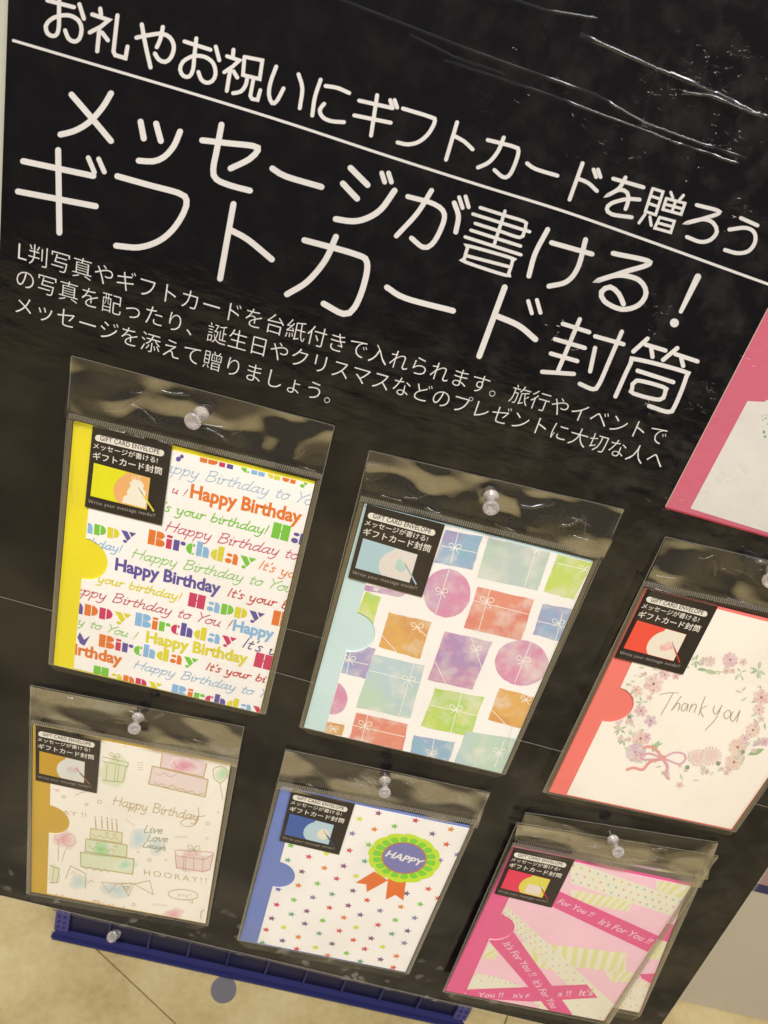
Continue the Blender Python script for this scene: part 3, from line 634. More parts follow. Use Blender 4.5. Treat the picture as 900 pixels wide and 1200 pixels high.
def seg_q(a, b, n): return [(a[0]+(b[0]-a[0])*i/n, a[1]+(b[1]-a[1])*i/n) for i in range(n+1)]
GRP = 'gift card envelope packages pinned to the board'
def package(label, bag, seal, card, pocket, tab, lab, cback, cpocket, art, labcols, y0=-.0030, wob=0., seed=1, group=GRP, flapamp=1.0, creases=()):
    """bag: 4 corner pixels; seal: its two ends; card: 4 corners; pocket: TL,TR,BR,BL of the printed sleeve; tab: two joins of the thumb cut"""
    base = P(((bag[0][0]+bag[1][0])/2, (bag[0][1]+bag[1][1])/2), y0)
    o = thing('gift_card_package', label, 'gift envelope', base, group)
    yb, yc, yp, yl, yf = y0, y0-.0012, y0-.0018, y0-.0026, y0-.0036
    bw = [P(p, y0) for p in bag]
    plate('bag_back', bw, y0+.0004, y0+.0003, M_BACK, o)
    slab('backing_card', card, yc, y0, ink(cback, .55, .95, .05, .1), o)
    # printed sleeve with the thumb cut
    j1, j2 = tab; w1_, w2_ = P(j1, yp), P(j2, yp); hc = (w1_+w2_)/2; hr = (w1_-w2_).length/2
    tl_, tr_, br_, bl_ = [P(p, yp) for p in pocket]
    n = 20; up = (w1_-w2_).normalized(); rt = Vector((up.z, 0, -up.x)); rt = rt if rt.x > 0 else -rt
    arc = [hc+up*hr*math.cos(math.pi*i/n)+rt*hr*math.sin(math.pi*i/n) for i in range(n+1)]
    outl = [tl_, tr_, br_, bl_]+arc[::-1]
    pk_ = plate('printed_sleeve', outl, yp, yp+.0005, cpocket, o)
    fl = Flat(yp-.00008); fl.step = .0000035 if True else 0
    art(fl); fl.build('printed_pattern', pk_, clip=pocket, hole=(hc, hr))
    if lab:
        lb = slab('label', lab, yl, yl+.0004, BLACK, o)
        fl = Flat(yl-.0001); fl.step = .000008; label_art(fl, lab, *labcols); fl.build('label_print', lb)
    # seal line and crimps
    s0_, s1_ = seal
    fl = Flat(yf-.0003); fl.step = 2e-6
    dx, dy = s1_[0]-s0_[0], s1_[1]-s0_[1]; Ls = math.hypot(dx, dy); ux, uy = dx/Ls, dy/Ls; nx_, ny_ = uy, -ux
    hw = 2.5*min(1.1, Ls/270)+.4
    N = int(Ls/2.55)
    v, fcs = [], []
    for k in range(N):
        c = (s0_[0]+dx*(k+.5)/N, s0_[1]+dy*(k+.5)/N)
        for sx, sy, yy in ((-.55, -1, 0), (.55, -1, 0), (.55+.5, 1, 0), (-.55+.5, 1, 0), (0, -.9, -.00035), (.5, .9, -.00035)):
            p = (c[0]+ux*sx+nx_*hw*sy, c[1]+uy*sx+ny_*hw*sy); v.append(tuple(P(p, yf-.0003+yy)))
        a = 6*k; fcs += [(a, a+4, a+5, a+3), (a+4, a+1, a+2, a+5), (a, a+1, a+4), (a+3, a+5, a+2)]
    me = bpy.data.meshes.new('seal_crimps'); me.from_pydata(v, [], fcs)
    sealo = slab('seal_band', [(s0_[0]+nx_*hw, s0_[1]+ny_*hw), (s1_[0]+nx_*hw, s1_[1]+ny_*hw), (s1_[0]-nx_*hw, s1_[1]-ny_*hw), (s0_[0]-nx_*hw, s0_[1]-ny_*hw)], yf-.0002, yf-.0001, M_SEALB, o)
    cr = link('seal_crimps', me, sealo, [M_CRIMP]); cr['kind'] = 'stuff'
    # front film: body from the seal down, flap above
    sw = [P(s0_, y0), P(s1_, y0)]
    def body(u, w, p):
        e = min(u, 1-u, 1.0, w*1.0+.05); k = min(1, e/.05); k = k*k*(3-2*k)
        return y0-.0002-(.0034)*k-.0002*mn.noise(Vector((p.x*45, seed, p.z*45)))*k-wob*math.sin(math.pi*w)*u
    grid_sheet('bag_front', [bw[3], bw[2], sw[1], sw[0]], 40, 52, lambda u, w, p: body(u, w, p), M_FRONT, o)
    def flap(u, w, p):
        k = math.sin(math.pi*min(1, max(0, w)))
        q = Vector((p.x*38+seed*3, seed, p.z*52)); q2 = Vector((p.x*110+seed, seed, p.z*90))
        return y0-.0006-.0030*(1-w)*(1-w)-flapamp*(.0016*mn.noise(q)+.0004*mn.noise(q2))*(.25+k)-.0004
    grid_sheet('hanging_flap', [sw[0], sw[1], bw[1], bw[0]], 70, 26, flap, M_FLAP, o)
    vv, ff = [], []
    def cre(pts, r, hh, yy):
        c0 = len(vv); n_ = 10
        q = []
        for a_, b_ in zip(pts, pts[1:]): q += [(a_[0]+(b_[0]-a_[0])*k/n_, a_[1]+(b_[1]-a_[1])*k/n_) for k in range(n_)]
        q.append(pts[-1])
        for i, p in enumerate(q):
            a_, b_ = q[max(0, i-1)], q[min(len(q)-1, i+1)]; L_ = math.dist(a_, b_); nx, ny = -(b_[1]-a_[1])/L_, (b_[0]-a_[0])/L_; am = math.sin(math.pi*i/(len(q)-1))
            for k in range(7): t_ = k/6*2-1; vv.append(tuple(P((p[0]+nx*r*t_, p[1]+ny*r*t_), yy-am*hh*(1-t_*t_))))
            if i:
                for k in range(6): e = c0+(i-1)*7+k; ff.append((e, e+1, e+8, e+7))
    hf = homog([bag[0], bag[1], s1_, s0_]); rs = random.Random(seed*11)
    for k in range(9):
        u, w_ = rs.uniform(.05, .9), rs.uniform(.15, .9); dx_, dy_ = rs.uniform(.04, .16), rs.uniform(-.4, .4)
        cre([hf(u, w_), hf(u+dx_*.5, min(.95, max(.05, w_+dy_*.2))), hf(min(.98, u+dx_), min(.95, max(.05, w_+dy_)))], rs.uniform(.8, 2.0), rs.uniform(.0002, .0007), y0-.0048)
    for c_ in creases: cre(c_, 1.3, .0006, y0-.0042)
    me = bpy.data.meshes.new('film_creases'); me.from_pydata(vv, [], ff)
    for pl in me.polygons: pl.use_smooth = True
    co_ = link('film_creases', me, o, [M_CREASE]); co_['kind'] = 'stuff'
    # folded side, bottom and top edges
    fl = Flat(y0-.0034); fl.step = 1e-6
    ci = card
    fl.poly([seal[0], (ci[0][0]-1.2, ci[0][1]), (ci[3][0]-1.0, ci[3][1]), bag[3]], M_MARG)
    fl.poly([(ci[1][0]+1.2, ci[1][1]), seal[1], bag[2], (ci[2][0]+1.0, ci[2][1])], M_MARG)
    for a, b_ in ((bag[0], bag[1]), (bag[1], bag[2]), (bag[2], bag[3]), (bag[3], bag[0])): fl.stroke([a, b_], .9, M_EDGE, smooth=False, caps=False)
    fl.build('folded_edge', o)
    return o

OR = ink((232, 122, 46)); CRI = ink((208, 58, 100)); PUR = ink((98, 82, 158)); GR = ink((122, 200, 62)); LB = ink((140, 186, 226)); YE = ink((226, 214, 56))
LBs = ink((160, 190, 215)); DR = ink((200, 88, 100)); LG = ink((150, 205, 110)); RD = ink((205, 70, 70)); DP = ink((110, 90, 130)); CRs = ink((205, 80, 120)); ORs = ink((235, 140, 80))
def art1(f):
    T = 'Happy Birthday to You !'
    bold = lambda s, a, b_, c: f.text(s, a, b_, c, hs=1.14, off=.032, sp=.98, res=2)
    block(f, 'y', (206, 538), 0, (222, 542), 0 if False else 1, [PUR]) if False else None
    f.disc((209, 538), 3, PUR, n=8); f.disc((213, 535), 2.4, PUR, n=8)
    block(f, 'Birthday', (234, 541), 0, (348, 568), 7, [OR, CRI, PUR, GR, LB, YE, OR, GR])
    script(f, T, (239, 563), 6, (344, 588), 18, LBs, 1.0)
    script(f, 'u !', (200, 577), 0, (213, 581), 2, CRs, 1.1); bold('Happy Birthday', (222, 583), (352, 614), OR)
    script(f, "It's your birthday!", (205, 602), 5, (308, 626), 18, GR, 1.35, shear=.3); block(f, 'Ha', (317, 630), 0, (340, 636), 1, [GR, PUR])
    script(f, T, (192, 622), 0, (332, 653.6), 15, CRs, 1.15)
    block(f, 'Happy', (109, 627), 2, (140, 634), 4, [CRI, LB, GR, YE, PUR]); block(f, 'Birthday', (172, 638), 0, (279, 664), 7, [OR, CRI, PUR, GR, LB, YE, OR, GR])
    f.poly([(172, 638), (172, 638.1), (172.1, 638)], OR); script(f, "It's your", (302, 667), 0, (327, 674), 5, ORs, 1.3, shear=.3)
    script(f, 'birthday!', (112, 642), 5, (137, 648), 8, LB, 1.1, shear=.3); script(f, T, (152, 654), 0, (312, 690), 18, LG, 1.1)
    bold('Happy Birthday', (133, 669), (256.5, 698), PUR); script(f, "It's your b", (265, 700), 0, (328, 714), 10, RD, 1.35, shear=.3)
    script(f, 'your birthday!', (111.5, 683), 0, (206, 705), 13, YE, 1.4, shear=.3); block(f, 'Happy', (218.6, 712), 0, (289, 729), 4, [CRI, LB, GR, YE, PUR]); block(f, 'B', (317, 734), 0, (339, 739), 1, [OR])
    script(f, T, (128.5, 707), 6, (227, 730), 18, DR, 1.1); bold('Happy', (271, 741), (319, 752), LB)
    block(f, 'Happy', (96.5, 723), 2, (131, 731), 4, [CRI, PUR, OR, CRI, YE]); block(f, 'Birthday', (156, 735), 0, (257, 758), 7, [LB, OR, GR, CRI, PUR, YE, LB, CRI]); script(f, "It's yo", (282, 761), 0, (312, 769), 5, DP, 1.35, shear=.3)
    script(f, T, (101.8, 738), 15, (121, 743), 18, LG, 1.0); bold('Happy Birthday', (168.5, 755), (288, 781.5), YE); block(f, 'H', (295.4, 784), 0, (319, 790), 1, [CRI])
    block(f, 'y', (88, 752), 0, (102, 756), 1, [PUR]) if False else f.poly([(88, 750), (91, 744), (96, 753), (103, 748), (96, 760), (91, 757)], PUR)
    block(f, 'Birthday', (113, 760.4), 0, (212, 783), 7, [OR, CRI, PUR, GR, LB, YE, OR, GR]); script(f, "It's your bi", (239, 788), 0, (297, 801), 10, RD, 1.35, shear=.3)
    bold('Birthday', (73, 767), (140, 783), OR); script(f, T, (153, 786), 0, (300, 820), 18, LBs, 1.0)
    block(f, 'Happy', (106, 797), 0, (170, 812), 4, [GR, YE, OR, CRI, YE]); block(f, 'Birthday', (198, 819), 0, (293, 841), 7, [LB, OR, GR, CRI, PUR, YE, LB, CRI])
WCg = lambda a, b_: 0
def box_(f, pts, mt, jit=.5, n=6):
    q = []
    for i in range(4):
        a, b_ = pts[i], pts[(i+1) % 4]
        for k in range(n): q.append((a[0]+(b_[0]-a[0])*k/n+random.uniform(-jit, jit), a[1]+(b_[1]-a[1])*k/n+random.uniform(-jit, jit)))
    f.poly(q, mt)
RIB = ink((245, 238, 226), .55, 1.0)
def bow(f, c, s=7, mt=RIB, w=.8):
    x, y = c; k = s/7
    f.stroke([(x, y), (x-3*k, y-5*k), (x-6.5*k, y-5*k), (x-6*k, y-1.5*k), (x, y)], w, mt); f.stroke([(x, y), (x+3*k, y-4*k), (x+7*k, y-3*k), (x+6*k, y+.5*k), (x, y)], w, mt)
    f.stroke([(x, y), (x-3*k, y+2*k), (x-6*k, y+3*k)], w, mt); f.stroke([(x, y), (x+2*k, y+3*k), (x+4*k, y+6.5*k)], w, mt); f.disc(c, .9*k, mt, n=8)
def art2(f):
    a = Z(500, 600, 4.5); b_ = Z(350, 590, 4.737); c = Z(340, 720, 5.0); d = Z(480, 730, 4.5)
    BLU = lambda s: watercolor([(110, 178, 200), (128, 170, 218), (150, 140, 200), (170, 150, 205)], 38, s)
    GRN = lambda s: watercolor([(160, 205, 185), (180, 215, 190), (185, 205, 205), (195, 200, 215)], 32, s)
    LIM = lambda s: watercolor([(190, 222, 70), (200, 225, 80), (160, 215, 60), (215, 228, 120)], 34, s)
    PNK = lambda s: watercolor([(216, 140, 180), (222, 120, 170), (205, 150, 195), (232, 180, 200)], 36, s)
    REDw = lambda s: watercolor([(230, 110, 90), (235, 125, 95), (228, 100, 90), (238, 150, 120)], 40, s)
    ORA = lambda s: watercolor([(225, 150, 60), (232, 165, 60), (220, 135, 50), (235, 180, 90)], 40, s)
    PUW = lambda s: watercolor([(185, 120, 175), (205, 130, 180), (165, 120, 190), (200, 150, 200)], 36, s)
    BG = lambda s: watercolor([(170, 200, 228), (178, 210, 220), (185, 220, 190), (190, 215, 205)], 26, s)
    box_(f, a((100, 95), (295, 130), (240, 305), (40, 265)), BLU(1)); box_(f, a((325, 135), (655, 205), (585, 415), (268, 345)), GRN(2)); box_(f, a((692, 222), (880, 262), (775, 462), (618, 420)), LIM(3))
    f.disc((523.8, 695), 27.5, PNK(4), 28.5, n=40, jit=.015); box_(f, a((270, 395), (568, 462), (498, 680), (195, 612)), REDw(5)); box_(f, a((612, 485), (790, 515), (720, 690), (560, 645)), BLU(6))
    box_(f, b_((368, 448), (600, 500), (560, 520), (365, 482)), PUW(7)); box_(f, b_((372, 490), (455, 520), (410, 680), (300, 650)), LIM(8)); box_(f, [(455.5, 717.7), (505.6, 729), (492, 772.4), (444, 758)], ORA(9))
    box_(f, c((340, 160), (500, 200), (440, 378), (290, 340)), BLU(10)); box_(f, c((490, 235), (790, 300), (705, 610), (385, 545)), BG(11)); f.disc(c((255, 492))[0], 16, PNK(12), 19, n=30, jit=.02)
    box_(f, c((205, 625), (320, 650), (305, 712), (195, 695)), ORA(13)); box_(f, c((390, 578), (690, 640), (660, 800), (345, 725)), REDw(14)); box_(f, d((20, 592), (240, 630), (205, 735), (0, 700)), BLU(15))
    box_(f, d((185, 45), (435, 100), (330, 355), (97, 300)), PUW(16)); f.disc((611.6, 777), 31.5, PNK(17), 26.5, n=40, jit=.015, ang=.1); box_(f, d((135, 345), (393, 392), (320, 600), (60, 545)), LIM(18))
    box_(f, d((475, 345), (690, 400), (600, 560), (412, 510)), ORA(19)); box_(f, d((300, 570), (570, 615), (500, 810), (235, 735)), BG(20))
    ln = lambda z, *seg: [f.stroke(z(*s), .75, RIB, smooth=False) for s in seg]
    ln(a, [(168, 105), (125, 275)], [(75, 178), (262, 215)], [(580, 195), (515, 395)], [(690, 270), (860, 310)], [(118, 305), (42, 555)], [(335, 405), (270, 640)], [(248, 467), (550, 543)], [(580, 575), (740, 610)], [(715, 540), (680, 675)])
    ln(c, [(745, 75), (810, 140)], [(540, 125), (635, 235)], [(355, 215), (330, 355)], [(305, 265), (455, 295)], [(725, 290), (640, 590)], [(465, 330), (770, 405)], [(455, 590), (418, 735)], [(365, 650), (670, 718)])
    ln(d, [(325, 75), (385, 250)], [(135, 205), (195, 330)], [(640, 105), (555, 315)], [(275, 370), (215, 585)], [(110, 435), (360, 490)], [(430, 455), (510, 540)], [(500, 620), (450, 760)], [(130, 610), (110, 720)])
    for z, p, s in ((a, (150, 190), 7), (a, (582, 205), 5), (a, (835, 305), 6), (a, (80, 425), 7), (a, (318, 475), 8), (a, (695, 590), 7), (b_, (430, 480), 3), (c, (745, 78), 7), (c, (350, 268), 6.5), (c, (695, 390), 7.5), (c, (440, 655), 7.5), (c, (255, 675), 5), (d, (350, 145), 6.5), (d, (600, 205), 8), (d, (245, 462), 7.5), (d, (615, 410), 6), (d, (475, 690), 7), (d, (115, 695), 6)): bow(f, z(p)[0], s)
def mixc(c, k, paper=(244, 236, 222)): return tuple(int(c[i]*k+paper[i]*(1-k)) for i in range(3))
def wash(f, c, r, col, k=.5, n=5, paper=(244, 236, 222), ry=None):
    """soft wash: nested irregular discs of ever stronger pigment"""
    ph = [random.uniform(0, 6.28) for _ in range(4)]
    for i in range(n):
        q = 1-i/n; pts = []
        for j in range(28):
            a = 6.283*j/28; rr = r*q*(1+.14*math.sin(2*a+ph[0]+i*.5)+.1*math.sin(3*a+ph[1])+.06*math.sin(7*a+ph[2]+i))
            pts.append((c[0]+rr*math.cos(a), c[1]+(ry or r)/r*rr*math.sin(a)))
        f.poly(pts, ink(mixc(col, k*(i+1)/n, paper)))
PINK = (226, 130, 150); ROSE = (206, 110, 150); PEACH = (232, 150, 125); GREEN = (130, 170, 110); PURPL = (175, 110, 165)
PP = (245, 236, 222)
def flower(f, c, r, col, petals=5, k=.7, line=True):
    a0 = random.uniform(0, 6)
    for i in range(petals):
        a = a0+6.283*i/petals; p = (c[0]+r*.52*math.cos(a), c[1]+r*.52*math.sin(a)*.9)
        kk = k*random.uniform(.45, 1)
        f.disc(p, r*.48, ink(mixc(col, kk*.65, PP)), r*.36, ang=a, n=14, jit=.06); f.disc((c[0]+r*.36*math.cos(a), c[1]+r*.36*math.sin(a)), r*.24, ink(mixc(col, kk, PP)), r*.16, ang=a, n=10, jit=.06)
        if line: f.stroke([(c[0]+r*.15*math.cos(a), c[1]+r*.15*math.sin(a)), (c[0]+r*.8*math.cos(a+.08), c[1]+r*.8*math.sin(a+.08))], .35, ink(mixc((150, 90, 110), .6, PP)))
    f.disc(c, r*.16, ink(mixc((150, 90, 70), .75, PP)), n=8)
def leaf(f, c, r, ang, k=.7, col=GREEN):
    ca, sa = math.cos(ang), math.sin(ang); pts = []
    for t_ in range(9): u = t_/8; pts.append((u*2-1, .34*math.sin(math.pi*u)))
    for t_ in range(7, 0, -1): u = t_/8; pts.append((u*2-1, -.34*math.sin(math.pi*u)))
    f.poly([(c[0]+r*(x*ca-y*sa), c[1]+r*(x*sa+y*ca)) for x, y in pts], ink(mixc(col, k, PP)))
    f.stroke([(c[0]-r*ca, c[1]-r*sa), (c[0]+r*ca, c[1]+r*sa)], .3, ink(mixc((90, 120, 80), k, PP)))
def leaves(f, c, r, n=5, k=.6):
    for i in range(n): a = random.uniform(0, 6.28); leaf(f, (c[0]+r*.5*math.cos(a), c[1]+r*.5*math.sin(a)), r*.42, a, k*random.uniform(.5, 1))
def art3(f):
    a = Z(700, 670, 4.5); b_ = Z(700, 790, 4.5); c1 = lambda z, x, y: z((x, y))[0]
    for k in range(0):    # faint mottled tint of the paper
        f.disc((random.uniform(680, 900), random.uniform(715, 970)), random.uniform(3, 9), ink(mixc(random.choice([(236, 205, 180), (225, 215, 185), (238, 200, 190)]), .15, PP)), random.uniform(2, 4), ang=random.uniform(-.8, .8), n=10, jit=.2)
    for x, y, r, n in ((520, 470, 9, 6), (640, 525, 5, 3), (850, 520, 11, 8), (235, 690, 8, 5), (860, 600, 5, 3), (760, 530, 7, 3)): leaves(f, c1(a, x, y), r, n)
    for x, y, r, n in ((120, 290, 9, 7), (140, 350, 8, 7), (190, 270, 4, 5), (250, 300, 5, 3), (180, 215, 5, 3), (845, 250, 5, 3)): leaves(f, c1(b_, x, y), r, n, .7)
    leaf(f, c1(b_, 840, 415), 10, -.35, .7); leaf(f, c1(b_, 850, 368), 8, -.5, .4, PURPL); leaf(f, c1(b_, 310, 385), 8, -1, .6); leaf(f, c1(b_, 325, 375), 5, -.2, .5); leaf(f, c1(b_, 298, 392), 5, -1.9, .5)
    leaf(f, c1(a, 555, 520), 6, .1, .7); leaf(f, c1(a, 600, 532), 8, .25, .5)
    for x, y, r, c, n in ((597, 478, 7, PINK, 7), (705, 470, 9.5, ROSE, 9), (775, 482, 5, PINK, 5), (300, 598, 12, PINK, 6), (300, 632, 6, PEACH, 4), (360, 550, 7, PINK, 5), (215, 640, 7, PEACH, 5), (280, 672, 4, PINK, 5), (872, 672, 11, PINK, 6), (720, 532, 4, PEACH, 5), (420, 560, 5, PINK, 5)): flower(f, c1(a, x, y), r, c, n, .52)
    for x, y, r, c, n in ((210, 92, 6, PEACH, 5), (235, 205, 8, ROSE, 6), (287, 258, 8, PURPL, 5), (235, 352, 11, PEACH, 6), (265, 345, 6, ROSE, 5), (210, 430, 12.5, PURPL, 10), (730, 480, 11, PEACH, 7), (750, 402, 11, PEACH, 9), (787, 355, 6, PINK, 6), (832, 312, 9, PEACH, 8), (865, 205, 7.5, PINK, 7), (895, 375, 6, ROSE, 6), (445, 605, 5, PEACH, 5)): flower(f, c1(b_, x, y), r, c, n, .52)
    ring = [(640, 640+80), (0, 0)]
    cx_, cy_, rx_, ry_ = 813, 848, 82, 68
    for k in range(120):
        q = random.uniform(0, 6.28); kk = random.uniform(.84, 1.1); p = (cx_+rx_*kk*math.cos(q)+8*math.sin(q)*-1, cy_+ry_*kk*math.sin(q)+10*math.cos(q))
        if k % 3: leaf(f, p, random.uniform(2, 4.5), random.uniform(0, 6.28), random.uniform(.15, .5), random.choice([GREEN, GREEN, (170, 150, 130)]))
        else: flower(f, p, random.uniform(2.5, 5), random.choice([PINK, PEACH, ROSE]), 5, random.uniform(.2, .5), True)
    for x, y in ((500, 540), (665, 520), (797, 458), (190, 270)): f.disc(c1(b_, x, y), 2.6, ink(mixc((120, 140, 110), .8, PP)), n=10)
    for x, y, r in ((555, 490, 11), (628, 480, 12)):       # lace blossoms in outline
        cc = c1(b_, x, y); wash(f, cc, r*.9, PINK, .28, 4, PP)
        for i in range(18): q = 6.283*i/18; f.stroke([(cc[0]+r*.35*math.cos(q), cc[1]+r*.3*math.sin(q)), (cc[0]+r*math.cos(q), cc[1]+r*.85*math.sin(q))], .4, ink(mixc((190, 120, 120), .5, PP))); f.disc((cc[0]+r*math.cos(q), cc[1]+r*.85*math.sin(q)), .8, ink(mixc((205, 130, 130), .5, PP)), n=6)
    r1, r2 = ink(mixc((232, 140, 130), .75, PP)), ink(mixc((215, 130, 165), .6, PP))
    f.stroke(b_((370, 492), (430, 465), (480, 470), (492, 500), (460, 525), (410, 510), (370, 492)), 2.0, r2); f.stroke(b_((365, 490), (340, 455), (300, 432), (268, 438)), 3.6, r1, taper=(.8, 1))
    f.stroke(b_((365, 492), (300, 470), (250, 480), (262, 500), (330, 500), (365, 492)), 2.4, r2); f.stroke(b_((360, 500), (300, 515), (262, 555), (215, 545), (178, 555)), 3.2, r1); f.stroke(b_((372, 500), (395, 540), (385, 580), (400, 602)), 3.6, r2); f.disc(c1(b_, 370, 492), 3.2, r1)
    INKC = ink((182, 168, 142))
    for s in ([(355, 155), (400, 146), (455, 146)], [(425, 150), (395, 205), (360, 265)], [(470, 165), (445, 200), (418, 240)], [(428, 230), (450, 203), (463, 208), (455, 240)], [(508, 208), (485, 203), (470, 232), (485, 242), (507, 210), (500, 242)], [(527, 207), (513, 247)], [(518, 230), (540, 207), (552, 215), (540, 250)], [(600, 165), (580, 215), (565, 265)], [(608, 215), (575, 237), (588, 275)],
              [(650, 215), (642, 243), (658, 258), (690, 215)], [(690, 212), (655, 285), (600, 345)], [(717, 240), (700, 260), (710, 285), (735, 268), (732, 243), (717, 240)], [(748, 247), (735, 282), (752, 296), (787, 240)], [(787, 240), (768, 302)]): f.stroke(b_(*s), .85, INKC)
def art4(f):
    PA = (243, 235, 222); a = Z(140, 850, 6); b_ = Z(20, 840, 6.923); c = Z(20, 950, 6.923); d = Z(130, 950, 6.43)
    wash(f, a((450, 275))[0], 24, (230, 130, 165), .75, 7, PA, 15); wash(f, a((440, 400))[0], 17, (230, 150, 175), .45, 5, PA, 10); wash(f, b_((790, 450))[0], 17, (170, 215, 110), .6, 6, PA); wash(f, a((730, 340))[0], 9, (160, 215, 140), .7, 5, PA)
    wash(f, c((680, 320))[0], 20, (140, 215, 130), .75, 7, PA, 16); wash(f, c((870, 440))[0], 13, (140, 215, 160), .6, 5, PA, 9); wash(f, c((700, 440))[0], 22, (190, 220, 150), .4, 4, PA, 6); wash(f, c((385, 235))[0], 12, (235, 140, 165), .6, 6, PA)
    wash(f, c((300, 520))[0], 8, (190, 215, 110), .5, 4, PA, 10); wash(f, c((500, 580))[0], 13, (165, 205, 215), .5, 5, PA, 8); wash(f, d((40, 600))[0], 20, (160, 200, 225), .5, 5, PA, 9); wash(f, d((210, 210))[0], 12, (160, 205, 230), .6, 6, PA)
    wash(f, d((600, 385))[0], 17, (232, 140, 160), .7, 6, PA, 12); wash(f, d((470, 785))[0], 13, (232, 140, 160), .65, 5, PA, 7); wash(f, d((340, 270))[0], 10, (160, 205, 230), .35, 4, PA)
    for q_, cc_ in ((c((595, 150), (850, 185), (845, 270), (588, 230)), (222, 226, 170)), (c((555, 235), (890, 285), (885, 385), (550, 335)), (205, 224, 165)), ([(93.7, 999.8), (94.4, 1016.4), (154.9, 1025.4), (156.8, 1007.5)], (212, 226, 170)), (b_((700, 370), (890, 408), (855, 535), (690, 520)), (214, 228, 172)),
                   (a((230, 290), (203, 415), (600, 507), (622, 385)), (236, 206, 205)), (a((300, 205), (285, 298), (590, 368), (612, 270)), (236, 188, 205)), (d((480, 350), (490, 440), (690, 470), (740, 455), (768, 340)), (238, 205, 200)), (c((262, 450), (338, 482), (320, 592), (262, 592)), (220, 228, 175))): f.poly(q_, ink(mixc(cc_, .5, PA)))
    wash(f, c((680, 320))[0], 15, (140, 215, 130), .8, 7, PA, 12); wash(f, c((870, 445))[0], 10, (140, 215, 160), .6, 5, PA, 7); wash(f, a((450, 290))[0], 17, (230, 130, 170), .8, 7, PA, 12)
    L = ink((196, 170, 116)); Lg = ink((178, 174, 116)); Lp = ink((212, 156, 142)); LL = ink((212, 195, 162)); w = .7
    def s(z, ps, m=L, ww=w, sm=False): f.stroke(z(*ps), ww, m, smooth=sm)
    s(a, [(300, 198), (285, 298), (590, 368), (612, 270)], L, 1.1); s(a, [(230, 290), (203, 415), (600, 507), (622, 385), (230, 290)], L, 1.2)
    s(a, [(240, 400), (270, 420), (300, 415), (330, 440), (370, 425), (400, 450), (440, 450), (470, 470), (510, 465), (540, 490), (590, 480)], L, .8, True); s(a, [(360, 290), (385, 265), (400, 300), (440, 270), (460, 305), (500, 275), (530, 305)], Lp, .7, True); s(a, [(250, 340), (280, 355), (310, 335), (350, 365), (400, 350)], Lp, .6, True)
    s(a, [(705, 410), (665, 375), (658, 320), (690, 295), (735, 300), (758, 340), (740, 385), (705, 410)], Lg, .8, True); s(a, [(705, 410), (725, 520)], Lg, .6)
    for k in range(4): s(a, [(125, 265+k*17), (165, 268+k*17)], LL, .6)
    s(b_, [(690, 330), (900, 375), (895, 410), (690, 365)], Lg, .8); s(b_, [(885, 405), (855, 535), (690, 520)], Lg, .9)
    for x in (730, 800, 825): s(b_, [(x, 390), (x-14, 528)], Lg, .7)
    bow(f, b_((790, 330))[0], 6, Lg, .6)
    for q in ([(595, 150), (850, 185), (845, 270), (588, 230), (595, 150)], [(555, 235), (890, 285), (885, 385), (550, 335), (555, 235)]): s(c, q, L, 1.0)
    f.stroke([(93.7, 999.8), (94.4, 1016.4), (154.9, 1025.4), (156.8, 1007.5), (93.7, 999.8)], 1.1, Lg, smooth=False)
    for x, y in ((637, 148), (687, 148), (732, 155), (770, 165), (808, 172)): s(c, [(x, y), (x-4, y-70)], L, 1.2); f.disc(c((x-5, y-88))[0], 1.0, L, n=7)
    for yy, x0 in ((195, 610), (290, 580), (455, 530)): s(c, [(x0+i*30, yy+(i % 2)*22+i*4.5) for i in range(8)], Lg, .6, True)
    for x, y in ((650, 270), (800, 295), (725, 190), (785, 198)): s(c, [(x-14, y+12), (x, y-6), (x+12, y+12)], Lg, .7, True)
    for cx, cy, r in ((420, 245, 7.2), (332, 215, 4.5)): q = c((cx, cy))[0]; f.stroke([(q[0]+r*math.cos(k*.7), q[1]+r*math.sin(k*.7)) for k in range(9)], .6, Lp, closed=True)
    s(c, [(405, 300), (380, 350), (360, 420)], L, .6, True); s(c, [(330, 250), (330, 415)], L, .6)
    s(c, [(262, 450), (338, 482), (320, 592), (262, 592)], Lg, .9); s(c, [(295, 465), (280, 590)], Lg, .7)
    s(c, [(390, 560), (430, 455), (555, 520), (548, 640)], L, .8); s(c, [(580, 590), (600, 570), (620, 590)], L, .6)
    for x in (435, 455): s(c, [(x, 520), (x+10, 500)], L, .5)
    s(c, [(680, 585), (745, 675), (800, 600), (690, 590)], L, .7); s(c, [(800, 600), (930, 595), (885, 670), (840, 605)], L, .7); s(d, [(40, 560), (170, 555), (130, 650), (85, 575)], L, .7); s(d, [(170, 560), (290, 535), (315, 640), (170, 560)], L, .8); s(d, [(90, 580), (130, 580), (110, 605), (90, 580)], Lg, .9)
    script(f, 'Happy Birthday', (131, 944), 0, (224, 962), 13, L, .85, hs=1.1, shear=.15); s(a, [(552, 585), (552, 660), (520, 712), (455, 718), (428, 692), (480, 660), (600, 645)], L, .7, True)
    DKO = ink((152, 160, 142))
    for txt, p, q in (('Live', (240, 172), (380, 182)), ('Love', (262, 236), (420, 248)), ('Laugh', (230, 282), (405, 312))): script(f, txt, d(p)[0], 0, d(q)[0], len(txt), DKO, .9, shear=.4, hs=.9)
    hx = d((245, 495), (715, 562)); f.text('HOORAY!!', hx[0], hx[1], L, off=-.012, sp=1.35, hs=1.1)
